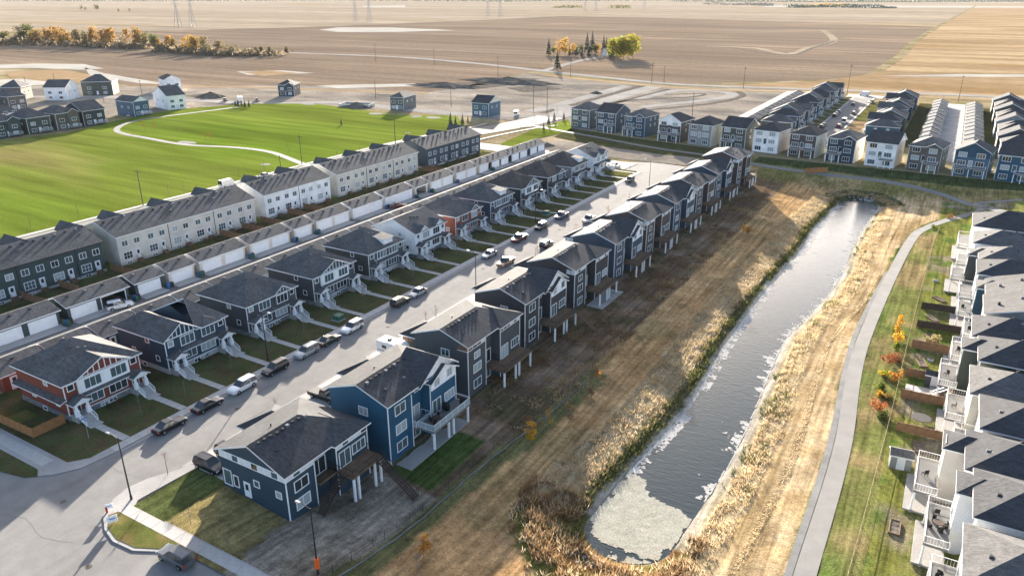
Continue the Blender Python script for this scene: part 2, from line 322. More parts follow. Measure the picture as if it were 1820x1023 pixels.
# building land
sheet('graded_land', [(-655.2, 213.5), (-540.1, 262.1), (-518.0, 293.7), (-482.0, 314.7), (-405.0, 352.1), (-356.5, 380.4), (-283.3, 381.3), (-286.8, 516.5), (-157.6, 489.3), (-84.0, 511.1), (-86.1, 388.2), (-105.7, 325.4), (-146.9, 301.3), (-185.3, 311.8), (-253.3, 310.7), (-304.1, 305.5), (-352.8, 266.9), (-364.3, 211.1), (-382.7, 118.2)], -.14, 'dirt')
for pts_ in ([(-737.9, 318.4), (-700.1, 371.5), (-656.6, 390.5), (-602.9, 374.1), (-611.4, 358.1), (-657.3, 348.0), (-676.0, 331.4)], [(-626.2, 371.9), (-568.3, 352.0), (-459.1, 328.1), (-481.6, 322.7), (-561.5, 336.5)],
             [(-369.5, 372.9), (-348.0, 393.0), (-312.8, 421.3), (-309.4, 404.2), (-345.7, 368.6)], [(-605.1, 258.5), (-580.6, 298.0), (-527.9, 295.7), (-530.9, 278.5), (-561.6, 238.9)], [(-491.3, 412.3), (-467.7, 436.7), (-428.5, 433.7), (-463.2, 398.7)]):
    sheet('bare_earth', pts_, -.055, 'pale_mud')
sheet('dry_grass_patch', [(-642.7, 318.6), (-626.9, 349.0), (-569.4, 341.4), (-507.9, 315.3), (-534.5, 291.8), (-576.0, 287.9)], -.06, 'field_gold')
sheet('dry_grass_patch', [(-483.9, 411.4), (-475.4, 432.1), (-439.6, 427.1), (-445.9, 399.3)], -.05, 'field_gold')
strip('dry_verge', [(-485.7, 305.0), (-415.9, 338.3), (-339.4, 361.8), (-280.0, 376.8)], 7, -.08, 'field_gold', step=10, base=0)
strip('haul_road', [(-501.2, 211.7), (-471.9, 246.1), (-431.6, 269.7), (-375.9, 285.0), (-331.6, 294.6), (-299.6, 318.6), (-236.8, 318.0), (-193.5, 325.5), (-165.8, 339.5)], 9, -.10, 'gravel', step=6, base=0)
strip('haul_road', [(-173.2, 341.7), (-173.2, 389.8), (-173.1, 449.0), (-172.5, 487.9)], 11, -.09, 'gravel', step=6, base=0)
strip('haul_road', [(-190.2, 342.9), (-188.4, 378.3), (-189.7, 426.4), (-190.3, 477.6)], 8, -.09, 'gravel', step=6, base=0)
strip('ditch', [(-182.1, 343.1), (-181.3, 385.1), (-181.9, 434.1), (-181.0, 479.2)], 3.5, -.07, 'dirt_dark', step=6, base=0)
strip('ditch', [(-164.2, 342.6), (-164.1, 392.5), (-162.1, 439.4), (-159.8, 473.7)], 3, -.07, 'dirt_dark', step=6, base=0)
strip('haul_road', [(-145.8, 387.9), (-125.1, 431.5), (-117.1, 459.5), (-123.9, 474.4), (-151.7, 471.5), (-160.3, 416.6)], 7, -.09, 'gravel', step=5, base=0)
strip('ditch', [(-143.1, 372.8), (-118.2, 419.3), (-110.7, 463.2), (-127.9, 488.9), (-158.7, 481.4)], 4, -.08, 'dirt_dark', step=5, base=0)
strip('ditch', [(-170.2, 368.7), (-161.3, 410.4), (-135.3, 442.9), (-134.3, 461.9), (-153.2, 444.6)], 3, -.07, 'dirt_dark', step=5, base=0)
for pts_ in ([(-282.3, 423.8), (-284.2, 462.6), (-274.4, 485.8), (-260.2, 485.3), (-259.7, 437.0), (-265.7, 411.8)], [(-398.7, 295.0), (-398.3, 310.8), (-378.3, 306.9), (-379.2, 291.5)], [(-253.2, 426.1), (-243.4, 454.1), (-219.0, 439.1), (-232.2, 411.2)], [(-321.9, 408.3), (-293.4, 440.6), (-272.8, 436.9), (-293.7, 395.4)]):
    sheet('dark_soil', pts_, -.05, 'dirt_dark')
# park
park = [(-350.8, 63.7), (-340.3, 120.3), (-340.2, 160.0), (-335.0, 188.0), (-346.1, 213.9), (-355.1, 251.2), (-339.7, 289.9), (-307.3, 308.8), (-279.2, 305.0), (-243.5, 298.5), (-214.4, 311.2), (-195.3, 290.7), (-192.5, 234.9), (-191.4, 189.4), (-194.5, 123.5), (-188.4, 82.5), (-162.6, 20.5)]
sheet('park', park, -.03, 'park_grass')
strip('park_path', [(-190.8, 187.7), (-204.4, 192.8), (-225.1, 199.9), (-243.6, 199.5), (-266.1, 193.3), (-291.2, 194.5), (-312.2, 196.4), (-323.9, 201.3), (-335.0, 212.8), (-339.5, 225.6), (-337.4, 247.9), (-333.2, 278.4)], 2.6, .01, 'path_grey', step=3, base=0, th=.03)
for c_, rx_, ry_ in (((-269.8, 196.7), 5, 2.5), ((-209.4, 183.2), 2, 1.5), ((-220.9, 301.1), 4, 3), ((-230.3, 299.8), 3, 3), ((-253.8, 296.8), 4, 3), ((-308.9, 305.3), 5, 2.5), ((-205.2, 260.5), 1.2, 1)):
    sheet('gravel_patch', [(c_[0] + rx_ * math.cos(t / 14 * 6.2832) * (1 + .12 * math.sin(t * 2.3)), c_[1] + ry_ * math.sin(t / 14 * 6.2832)) for t in range(14)], .004, 'gravel')
# streets
slab('row_street', rect(-196, -185.5, 20, 262), -.02, .1, 'asphalt')
strip('park_sidewalk', [(-197.2, 20), (-197.2, 150), (-196.5, 240), (-190, 275), (-189, 300)], 1.5, .05, 'concrete', step=6, base=0)
strip('row_sidewalk', [(-184.3, 20), (-184.3, 150), (-183, 240)], 1.6, .05, 'concrete', step=6, base=0)
strip('collector_road', [(-190, 245), (-184, 268), (-176, 300), (-172, 332)], 15, -.005, 'asphalt', step=4, base=0, th=.1)
strip('collector_road', [(-172, 300), (-172, 350), (-190, 372)], 13, -.012, 'gravel', step=4, base=0, th=.1)
strip('collector_sidewalk', [(-171, 250), (-168, 275), (-164, 296), (-158, 312)], 1.6, .03, 'concrete', step=4, base=0)
sheet('verge', [(-157.1, 259.7), (-162.8, 304.2), (-161.1, 329.9), (-144.8, 302.5), (-149.2, 279.0), (-149.9, 254.3)], -.02, 'park_grass')
strip('link_road', [(-190, 252), (-152, 251), (-120, 248), (-95, 246)], 11, -.008, 'concrete_old', step=4, base=0, th=.1)
sheet('vacant_lot', [(-149.9, 254.3), (-140.1, 276.9), (-108.4, 278.6), (-74.1, 270.1), (-74.5, 257.7), (-101.6, 256.3), (-127.5, 256.9)], -.03, 'dirt')
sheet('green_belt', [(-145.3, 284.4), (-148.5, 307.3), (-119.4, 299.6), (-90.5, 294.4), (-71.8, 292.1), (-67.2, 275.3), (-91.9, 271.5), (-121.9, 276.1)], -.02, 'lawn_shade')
# the main street and the crossing: roads lie a kerb's height below the lots
ap = [(-89.0, 46), (-89.6, 42.3), (-91.2, 39.3), (-93.4, 37.6), (-97, 36.6), (-140, 36.6), (-140, 12), (-30, 12), (-30, 38.2), (-64.6, 38.2), (-66.2, 36.9), (-69.1, 35.4), (-72.4, 35.2), (-75, 35.9), (-77.5, 37.3), (-79.3, 39.8), (-79.9, 42), (-79.4, 44.5), (-77.6, 48)]
sheet('street', ap + [(-77.6, 222), (-72.5, 230), (-71.5, 244), (-78, 256), (-90, 257), (-104, 251), (-104, 240), (-92, 238), (-88.4, 230)], -.12, 'asphalt')
# left side of the street
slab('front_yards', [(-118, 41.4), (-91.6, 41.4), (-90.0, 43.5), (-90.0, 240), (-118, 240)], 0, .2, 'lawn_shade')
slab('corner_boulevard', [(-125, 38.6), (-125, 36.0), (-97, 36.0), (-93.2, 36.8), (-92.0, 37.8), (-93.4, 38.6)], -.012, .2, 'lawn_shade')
slab('service_lane', rect(-135.2, -124.6, 38, 244), -.03, .15, 'path_dark')
slab('back_yards', rect(-118, -117.3, 41, 240), -.006, .2, 'dirt_dark')
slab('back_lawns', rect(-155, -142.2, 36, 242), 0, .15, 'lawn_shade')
slab('row_front_lawns', rect(-183.5, -155, 36, 244), -.008, .15, 'park_grass')
sw = MB()
sw.extrude([(-90.0, 43.5, -.012), (-88.4, 46, -.012), (-88.4, 240, -.012), (-90, 240, -.012)], .2)
sw.extrude([(-88.4, 46, -.012), (-90.0, 43.5, -.012), (-91.6, 41.4, -.012), (-125, 41.4, -.012), (-125, 38.6, -.012), (-93.4, 38.6, -.012), (-92.0, 37.8, -.012), (-90.6, 38.9, -.012), (-88.9, 41.6, -.012)], .2)
side_l = structure(sw.build('sidewalk', 'concrete_old'))
pm = MB().box(-.775, .775, -.98, .98, -.05, 0).mesh('slab', 'concrete')
for k in range(97): o_ = ob('slab', pm, side_l, (-89.2 + random.uniform(-.004, .004), 47.2 + 2 * k, random.uniform(0, .006)))
pm2 = MB().box(-.98, .98, -.75, .75, -.05, 0).mesh('slab', 'concrete')
for k in range(8): ob('slab', pm2, side_l, (-94.6 - 2 * k, 40.0, random.uniform(0, .006)))
# right side: kerbed corner with its own walk
cr = MB(); cr.extrude([(p[0], p[1], -.012) for p in ap[13:] + [(-77.6, 222), (-76, 222), (-76, 41), (-53, 41), (-53, 38.2), (-64.6, 38.2), (-66.2, 36.9), (-69.1, 35.4), (-72.4, 35.2)][:9]], .2)
corner = [(-77.6, 222), (-77.6, 48), (-79.4, 44.5), (-79.9, 42), (-79.3, 39.8), (-77.5, 37.3), (-75, 35.9), (-72.4, 35.2), (-69.1, 35.4), (-66.2, 36.9), (-64.6, 38.2), (-40, 38.2), (-40, 40.4), (-76.0, 40.4), (-76.6, 41.2), (-76, 50), (-76, 222)]
cr = MB(); cr.extrude([(p[0], p[1], -.012) for p in corner], .2)
side_r = structure(cr.build('sidewalk', 'concrete_old'))
for k in range(86): ob('slab', pm, side_r, (-76.8, 50.4 + 2 * k, random.uniform(0, .006)))
for k in range(17): ob('slab', pm2, side_r, (-75.6 + 2 * k, 39.45, random.uniform(0, .006) + .002))
slab('corner_grass', [(-77.0, 37.7), (-75, 36.3), (-72.4, 35.6), (-69.3, 35.8), (-66.6, 37.1), (-65.5, 38.55), (-76.6, 38.65)], .02, .1, 'lawn_fresh')
for p_ in ([(-88.4, 218), (-88.4, 240), (-92, 243), (-104, 240), (-104, 232), (-92, 226)],): slab('corner_lawn', [(-90.2, 231), (-90.2, 238), (-94, 240), (-101, 240), (-101, 231)], .02, .1, 'lawn_fresh')

# valley of the pond: one relief, coloured by what grows where
nx, ny = 168, 355
gx = np.linspace(-76, 40, nx); gy = np.linspace(38, 286, ny); X, Y = np.meshgrid(gx, gy)
NT = {}
def vnoise(x, y, s, seed):
    if seed not in NT: NT[seed] = np.random.RandomState(seed).rand(256, 256)
    r = NT[seed]; x = np.asarray(x) / s; y = np.asarray(y) / s
    xi = np.floor(x).astype(int); yi = np.floor(y).astype(int); fx = x - xi; fy = y - yi; fx = fx * fx * (3 - 2 * fx); fy = fy * fy * (3 - 2 * fy)
    g = lambda a, b: r[a % 256, b % 256]
    return (g(xi, yi) * (1 - fx) + g(xi + 1, yi) * fx) * (1 - fy) + (g(xi, yi + 1) * (1 - fx) + g(xi + 1, yi + 1) * fx) * fy
def fbm(x, y, s, seed): return (vnoise(x, y, s, seed) * .5 + vnoise(x, y, s / 2, seed + 1) * .27 + vnoise(x, y, s / 4, seed + 2) * .15 + vnoise(x, y, s / 8, seed + 3) * .08)
D = pond_d(X, Y); Z = T(X, Y)
f1 = fbm(X, Y, 9, 1); f2 = fbm(X, Y, 3, 9); west = X < (-24.5 + (Y - 67) * .025)
Z = Z + (fbm(X, Y, 2.2, 40) - .5) * .16 * np.clip((X + 58) / 3, 0, 1) * (D > 0) * (1 - smooth(-1, 3, X)) + np.where((D > 1.5) & (D < 8.0), .30 * np.sin((D - 1.5) / 6.5 * math.pi), 0)
path_c = curve_pts([(-5.0, 60), (-5.0, 74), (-5.1, 102), (-6.9, 142), (-4, 210), (0, 230), (9, 247), (16, 254)], 1.0)
pcx = np.interp(Y, [p.y for p in path_c], [p.x for p in path_c])
def C3(*c): return np.array(c)
def lerp(a, b, t): return a + (b - a) * t[..., None]
col = np.zeros(X.shape + (3,)) + C3(.41, .25, .115)
stripe = .5 + .5 * np.sin((X + f1 * 3) * 2 * math.pi / 1.9)
col = lerp(col, C3(.53, .35, .175) + np.zeros_like(col), np.clip((f1 - .38) * 2.6, 0, 1)); col = lerp(col, C3(.29, .17, .075) + np.zeros_like(col), np.clip(stripe * .55 * (f2 > .35), 0, 1))
col = lerp(col, C3(.22, .165, .075) + np.zeros_like(col), np.clip((fbm(X, Y, 14, 60) - .58) * 5, 0, .6))
east = ~west & (D > 0)
tan = lerp(C3(.40, .285, .15) + np.zeros_like(col), C3(.50, .385, .235) + np.zeros_like(col), np.clip((f2 - .3) * 2.2, 0, 1))
tan = lerp(tan, C3(.27, .19, .09) + np.zeros_like(col), np.clip((fbm(X * 2.5, Y * .5, 6, 21) - .5) * 4, 0, .75))
col = np.where(east[..., None], tan, col)
gp_ = X - pcx
green = lerp(C3(.13, .14, .045) + np.zeros_like(col), C3(.225, .175, .085) + np.zeros_like(col), np.clip((f1 - .4) * 4, 0, 1))
green = lerp(green, C3(.085, .12, .03) + np.zeros_like(col), np.clip((fbm(X, Y * .5, 6, 31) - .52) * 5, 0, 1))
col = np.where((east & (gp_ > -2.1 + f2 * .9))[..., None], green, col)
yard = lerp(C3(.15, .155, .04) + np.zeros_like(col), C3(.21, .18, .12) + np.zeros_like(col), np.clip((fbm(X, Y, 8, 71) - .5) * 7, 0, 1)); yard = lerp(yard, C3(.09, .13, .03) + np.zeros_like(col), np.clip((f2 - .5) * 5, 0, 1))
col = np.where((X > .8 + (Y - 76) * .008)[..., None], yard, col)
byard = lerp(C3(.135, .092, .06) + np.zeros_like(col), C3(.20, .145, .10) + np.zeros_like(col), np.clip((fbm(X, Y, 7, 81) - .46) * 6, 0, 1)); byard = lerp(byard, C3(.10, .082, .045) + np.zeros_like(col), np.clip((fbm(X, Y, 4, 91) - .5) * 6, 0, 1))
byard = lerp(byard, C3(.19, .12, .07) + np.zeros_like(col), np.clip((fbm(X, Y, 5, 95) - .52) * 5, 0, .8))
fx_ = np.interp(Y, [40, 50, 70, 94, 125, 192, 262], [-48.5, -48.1, -47.5, -45.6, -45.4, -44.7, -44.2])
isb = X < fx_; col = np.where(isb[..., None], byard, col)
col = np.where(((X > fx_) & (X < fx_ + 2.2 + f1 * 2) & (Y < 105))[..., None], C3(.12, .115, .05), col)
b1 = (Y < 62.8) & isb; dirt1 = lerp(C3(.25, .215, .17) + np.zeros_like(col), C3(.16, .135, .10) + np.zeros_like(col), np.clip((fbm(X, Y, 5, 15) - .45) * 6, 0, 1))
col = np.where(b1[..., None], dirt1, col)
lawn1 = lerp(C3(.24, .19, .08) + np.zeros_like(col), C3(.15, .125, .05) + np.zeros_like(col), np.clip((f2 - .42) * 4, 0, 1))
col = np.where((b1 & (X + (Y - 44) * .2 < -58.5))[..., None], lawn1, col)
lawn2 = C3(.05, .075, .022) * (.75 + .5 * f2[..., None]); col = np.where(((X > -57) & (X < -49.5) & (Y > 63.5) & (Y < 77))[..., None], lawn2, col)
col = np.where(((X < -70))[..., None], C3(.085, .10, .035) * (.7 + .6 * f2[..., None]), col)
shore = lerp(C3(.13, .11, .055) + np.zeros_like(col), C3(.07, .075, .03) + np.zeros_like(col), np.clip((f2 - .4) * 5, 0, 1)); reed = C3(.36, .285, .17) * (.65 + .7 * f2[..., None])
col = np.where(((D < 8.5) & (D > 2.4))[..., None] & west[..., None], reed, col); col = np.where(((D < 5.2) & (D > 1.6))[..., None] & ~west[..., None], reed, col)
col = np.where((D < 2.4)[..., None] & west[..., None], shore, col); col = np.where((D < 1.6)[..., None] & ~west[..., None], C3(.33, .29, .21) * (.7 + .6 * f2[..., None]), col)
south = (Y < 71) & (D > 0); rust = lerp(C3(.15, .085, .038) + np.zeros_like(col), C3(.13, .14, .035) + np.zeros_like(col), np.clip((f1 - .42) * 5, 0, 1))
col = np.where((south & (D < 9) & (X > -40) & (X < -16))[..., None], rust, col)
north = smooth(257, 266, Y)[..., None]; ng = lerp(C3(.15, .14, .05) + np.zeros_like(col), C3(.27, .205, .10) + np.zeros_like(col), np.clip((f1 - .42) * 4, 0, 1)); col = col * (1 - north) + ng * north
ng2 = (Y > 276 + (X + 40) * -.03); col = np.where((ng2 & (X > -60))[..., None], C3(.055, .07, .028) * (.7 + .6 * f2[..., None]), col)
col = np.where(((D > 0) & (D < 7) & (Y > 252))[..., None], C3(.075, .08, .04) * (.6 + .8 * f2[..., None]), col)
col = np.where(((D < .75) & (D > -.3) & (Y > 72) & (Y < 250))[..., None], C3(.40, .36, .29) * (.75 + .5 * f2[..., None]), col)
col = np.where((D <= -.3)[..., None], C3(.06, .055, .04), col)
ve = MB(); me = bpy.data.meshes.new('valley_floor')
verts = np.stack([X, Y, Z], -1).reshape(-1, 3); idx = np.arange(nx * ny).reshape(ny, nx)
quads = np.stack([idx[:-1, :-1], idx[:-1, 1:], idx[1:, 1:], idx[1:, :-1]], -1).reshape(-1, 4)
me.from_pydata(verts.tolist(), [], quads.tolist()); at_ = me.color_attributes.new('Col', 'FLOAT_COLOR', 'POINT')
at_.data.foreach_set('color', np.concatenate([col.reshape(-1, 3), np.ones((nx * ny, 1))], 1).astype(np.float32).ravel())
me.materials.append(M['valley']); me.polygons.foreach_set('use_smooth', [True] * len(quads)); structure(ob('valley_floor', me))
# water, with scum and algae on it
structure(MB().poly([(-34, 58, WATER), (-9, 58, WATER), (-9, 261, WATER), (-34, 261, WATER)]).build('pond_water', 'water'))
def floating(name, test, x0, x1, y0, y1, st, z, m):
    ax = np.arange(x0, x1, st); ay = np.arange(y0, y1, st); GX, GY = np.meshgrid(ax, ay); k = test(GX + st / 2, GY + st / 2); mb = MB(); vi = {}
    def V(i, j):
        if (i, j) not in vi:
            jx = (vnoise(i * 7.3, j * 3.1, 1.7, 3) - .5) * st * .5; vi[(i, j)] = len(mb.v); mb.v.append((x0 + i * st + jx, y0 + j * st + jx * .7, z + .03 * vnoise(i, j, 3, 8)))
        return vi[(i, j)]
    for j, i in zip(*np.nonzero(k)): mb.f.append((V(i, j), V(i + 1, j), V(i + 1, j + 1), V(i, j + 1))); mb.m.append(0)
    return stuff(mb.build(name, m))
def t_algae(x, y):
    d = pond_d(x, y); n = fbm(x, y, 3.0, 50); m = fbm(x, y, 1.1, 55)
    lim = np.interp(x, [-31, -28, -23, -18], [82.5, 82.5, 78.5, 77.5]) + (n - .5) * 5
    body = (y < lim) & (d < -.15) & ~((y < 69.5 + (n - .5) * 4 + (x + 30) * -.3) & (m > .42) & (x < -21)) & ~((d > -.9) & (m > .58))
    return body
floating('algae_mat', t_algae, -32, -14, 60, 84, .22, WATER + .02, 'algae')
def t_foam(x, y):
    d = pond_d(x, y); n = fbm(x * .6, y * 1.3, 1.8, 150) * .72 + vnoise(x, y, .33, 171) * .28; m = fbm(x, y, 9, 160); l = x < -24 + (y - 67) * .03
    edge = np.where(l, (d > -.35 - 2.6 * np.minimum(np.clip(n - .40, 0, 1) * 5 * (m > .36), .5)), (d > -.2 - 2.6 * np.minimum(np.clip(n - .5, 0, 1) * 4 * (m > .45), .5)))
    return (d < -.02) & (edge | (n + .12 * np.exp(-np.abs(d + 2)) > .84)) & (y > 82) & (y < 247)
floating('pond_scum', t_foam, -32, -13, 79, 248, .2, WATER + .015, 'foam')
# paths on the slopes
strip('pond_path', [(-5.0, 55), (-5.0, 74), (-5.1, 102), (-6.9, 142), (-4, 210), (0, 230), (9, 247), (14.5, 256)], 2.3, .06, 'path_grey', off=.3, th=.3)
strip('pond_path_edge', [(-5.0, 55), (-5.0, 74), (-5.1, 102), (-6.9, 142), (-5, 185)], .85, .056, 'path_dark', off=-1.35, th=.3)
strip('green_path', [(-170, 306), (-150, 299), (-135.6, 294.8), (-102.6, 283.5), (-78.9, 279.1), (-56.6, 274.5), (-35, 272.5), (-17.7, 272.6), (-2.4, 268.5), (9, 260.4), (18, 248), (26, 240)], 2.4, .06, 'path_grey', th=.3)
strip('green_path', [(9.5, 259.5), (22, 262), (40, 266)], 2, .05, 'path_grey', th=.3)

# gutters, manholes and cracks
for pts_ in ([(-88.15, 240), (-88.15, 150), (-88.15, 46.5)], [(-77.85, 48.5), (-77.85, 130), (-77.85, 222)]): strip('gutter', pts_, .5, -.112, 'concrete_old', base=0, step=12, th=.02)
for k, (x, y) in enumerate([(-84.2, 36.5), (-83.4, 62), (-82.6, 96), (-84, 131), (-82.8, 166), (-92, 28.5), (-71, 31.5)]):
    structure(MB().tube((x, y, -.14), (x, y, -.113), .36, n=16).build('manhole_cover', 'dirt_dark'))
for pts_ in ([(-89, 31), (-85, 32.5), (-80, 31.6), (-76, 33)], [(-84, 50), (-83.7, 58), (-84.3, 66), (-83.9, 78)], [(-82.3, 100), (-82.0, 112), (-82.5, 125)], [(-87.5, 44), (-84, 43.6), (-80, 44.4)], [(-88, 88), (-83, 88.4), (-78, 88)], [(-88, 119), (-83, 118.6), (-78, 119.2)], [(-95, 25), (-84, 26), (-72, 25.2), (-62, 26)]):
    strip('crack_seal', pts_, .07, -.113, 'path_dark', base=0, step=1.5, th=.003, cols=1)
# distant woods along the skyline
def far_wood(pts, h, w, n, m, seed):
    r = np.random.RandomState(seed); mb = MB(); L = [0]
    for a, b in zip(pts, pts[1:]): L.append(L[-1] + math.hypot(b[0] - a[0], b[1] - a[1]))
    for k in range(n):
        t = r.uniform(0, L[-1]); x = np.interp(t, L, [p[0] for p in pts]) + r.normal(0, w); y = np.interp(t, L, [p[1] for p in pts]) + r.normal(0, w); hh = h * (.45 + .9 * vnoise(t, 3.1, 60, seed)); z = r.uniform(0, hh); s = h * .28 * r.uniform(.6, 1.3); a = r.uniform(0, 3.14)
        i = len(mb.v); mb.v += [(x - s * math.cos(a), y - s * math.sin(a), z), (x + s * math.cos(a) * .3, y + s * math.sin(a) * .3, z - s * .7), (x + s * math.cos(a), y + s * math.sin(a), z), (x - s * .2, y, z + s * .9)]; mb.f.append((i, i + 1, i + 2, i + 3)); mb.m.append(0)
    return stuff(mb.build('far_wood', m))
far_wood([(-6946.0, 3119.0), (-5246.0, 3864.0), (-4549.0, 5073.0)], 13, 30, 2600, 'leaf_spruce', 1); far_wood([(-4549.0, 5073.0), (-2953.0, 4972.0), (-2187.0, 6454.0)], 13, 30, 2600, 'leaf_spruce', 2); far_wood([(-1894.0, 5591.0), (-782.0, 5820.0), (577.0, 7034.0)], 14, 30, 3000, 'leaf_spruce', 3)
far_wood([(-680.0, 3455.0), (-560.0, 3681.0), (-436.0, 3598.0), (-282.0, 3544.0)], 11, 12, 1100, 'leaf_spruce', 4); far_wood([(-623.0, 3644.0), (-518.0, 3873.0)], 12, 10, 300, 'leaf_gold', 5); far_wood([(-1211.0, 4069.0), (-1022.0, 4179.0), (-840.0, 3868.0)], 11, 14, 600, 'twig_grey', 6); far_wood([(-1526.0, 2961.0), (-1424.0, 3021.0)], 10, 8, 260, 'leaf_olive', 7); far_wood([(-1273.0, 2965.0), (-1204.0, 3006.0)], 10, 8, 200, 'leaf_olive', 8)
far_wood([(-1012.8, 478.2), (-931.0, 538.1), (-793.4, 539.3)], 8, 9, 1500, 'belt_brown', 9); far_wood([(-743.7, 528.0), (-681.2, 518.3), (-618.1, 521.2), (-590.1, 545.8)], 7, 7, 1300, 'belt_brown', 10)

slab('pondside_street', rect(33, 42, 30, 262), .06, .3, 'asphalt'); strip('pondside_sidewalk', [(31.8, 30), (31.8, 150), (31.8, 262)], 1.5, .1, 'concrete', step=20, base=0)

# ------------------------------------------------------------------ building kit
WM = {}
def win_mesh(w, h, cols, rows, tr, fm):
    k = (round(w, 2), round(h, 2), cols, rows, tr, fm)
    if k not in WM:
        f = MB(); t = tr
        f.box(.004, .07, -w / 2 - t, w / 2 + t, -t, 0); f.box(.004, .07, -w / 2 - t, w / 2 + t, h, h + t)
        f.box(.004, .068, -w / 2 - t, -w / 2, 0, h); f.box(.004, .068, w / 2, w / 2 + t, 0, h)
        for c in range(1, cols): y = -w / 2 + w * c / cols; f.box(.004, .05, y - .035, y + .035, 0, h)
        for r in range(1, rows): z = h * r / rows; f.box(.004, .048, -w / 2, w / 2, z - .025, z + .025)
        p = {}
        for g in ('glass_dark', 'glass_reflect_tint', 'blind'): p[g] = MB().box(.003, .018, -w / 2, w / 2, 0, h).mesh('pane', g)
        WM[k] = (f.mesh('window', fm), p)
    return WM[k]
ROT = {'F': 0, 'L': -math.pi / 2, 'R': math.pi / 2, 'B': math.pi}
class House:
    """local frame: the side turned to the viewer is x = 0 and faces +x; y runs along it from 0 to W; the body reaches back to x = -D"""
    def __init__(s, name, loc, rz, W, D, wall, roofm='shingle', fascia='fascia', trim='trim', far=False):
        s.e = ob(name, None, None, loc, rz); s.W = W; s.D = D; s.wm = wall; s.rm = roofm; s.fa = fascia; s.tr = trim; s.far = far
        s.wall = MB(); s.roof = MB(); s.acc = {}; s.trimb = MB()
    def a(s, m):                       # accent cladding, one mesh per material
        if m not in s.acc: s.acc[m] = MB()
        return s.acc[m]
    def at(s, face, a, z, off=0.0, x=0.0):
        if face == 'F': return (x + off, a, z)
        if face == 'L': return (-a, x - off, z)
        if face == 'R': return (-a, s.W + x + off, z)
        return (-s.D + x - off, a, z)
    def win(s, face, a, z, w, h, cols=2, rows=1, x=0.0, tr=.11, glass=None, name='window'):
        f, p = win_mesh(w, h, cols, rows, tr, s.tr); o = ob(name, f, s.e, s.at(face, a, z, 0, x), ROT[face])
        ob('pane', p[glass or random.choice(('glass_dark', 'glass_reflect_tint', 'glass_reflect_tint', 'blind'))], o); return o
    def door(s, face, a, z, w=.95, h=2.05, m='door_white', x=0.0):
        k = ('door', w, h, m)
        if k not in WM:
            d = MB(); d.box(.004, .06, -w / 2 - .1, w / 2 + .1, 0, h + .1, 1); d.box(.06, .085, -w / 2, w / 2, .02, h); WM[k] = d.mesh('door', [m, 'trim'])
            WM[k, 'g'] = MB().box(.085, .092, -w * .28, w * .28, h * .5, h * .92).mesh('door_light', 'glass_dark'); WM[k, 'h'] = MB().box(.085, .13, w * .36, w * .43, h * .45, h * .5).mesh('handle', 'black_metal')
        o = ob('door', WM[k], s.e, s.at(face, a, z, 0, x), ROT[face])
        if not s.far: ob('door_light', WM[k, 'g'], o); ob('handle', WM[k, 'h'], o)
        return o
    def vol(s, x0, x1, y0, y1, z0, z1, axis='y', e=('g', 'g'), slope=.45, over=.45, mid=None, wall=None, roof=True, hipk=1.0, gable_m=None, box=True):
        """a box of wall with its roof; e: 'g' gable or 'h' hip at the low and high end of the ridge. returns ridge (pos, z)"""
        wb = s.wall if wall is None else s.a(wall)
        if box: wb.box(x0, x1, y0, y1, z0, z1)
        if not roof: return None
        if axis == 'y': a0, a1, b0, b1 = x0, x1, y0, y1; P = lambda a, b, z: (a, b, z)
        else: a0, a1, b0, b1 = y0, y1, x0, x1; P = lambda a, b, z: (b, a, z)
        am = (a0 + a1) / 2 if mid is None else mid
        s0 = slope; s1 = slope * (am - a0) / (a1 - am); zr = z1 + s0 * (am - a0) + .2
        ze0 = z1 + .2 - s0 * over; ze1 = z1 + .2 - s1 * over; o = over; A0, A1, B0, B1 = a0 - o, a1 + o, b0 - o, b1 + o
        r0 = B0 if e[0] in 'gn' else B0 + (am - A0) * hipk; r1 = B1 if e[1] in 'gn' else B1 - (am - A0) * hipk
        if r1 - r0 < .1 and e != ('g', 'g'): m_ = (B0 + B1) / 2; r0 = m_ - .05; r1 = m_ + .05
        c = P(A0, B0, ze0), P(A1, B0, ze1), P(A1, B1, ze1), P(A0, B1, ze0); k0, k1 = P(am, r0, zr), P(am, r1, zr)
        fs = [[c[0], k0, k1, c[3]], [c[1], c[2], k1, k0]]
        if e[0] == 'h': fs.append([c[0], c[1], k0])
        if e[1] == 'h': fs.append([c[2], c[3], k1])
        fs = [f if (Vector(f[1]) - Vector(f[0])).cross(Vector(f[2]) - Vector(f[0])).z > 0 else f[::-1] for f in fs]
        s.roof.roof(fs, .2)
        gb = wb if gable_m is None else s.a(gable_m)
        for k, b in ((0, b0), (1, b1)):
            if e[k] == 'g':
                t = .06 if k == 0 else -.06
                for bb in (b, b + t): gb.poly([P(a0, bb, z1), P(a1, bb, z1), P(am, bb, zr - .2)])
        return am, zr, r0, r1
    def vents(s, pts, m='grey_metal'):
        if 'vent' not in WM: WM['vent'] = MB().taper(0, 0, -.15, .32, .24, .24, .16, .16).mesh('roof_vent', 'vent_dark'); WM['vent2'] = MB().tube((0, 0, -.2), (0, 0, .55), .09, n=6).mesh('vent_pipe', 'black_metal'); WM['vent3'] = MB().taper(0, 0, -.15, .3, .24, .24, .2, .2).mesh('roof_vent', 'vent_grey')
        for p in pts: ob('roof_vent', WM['vent3' if random.random() < .35 else 'vent'], s.e, p)
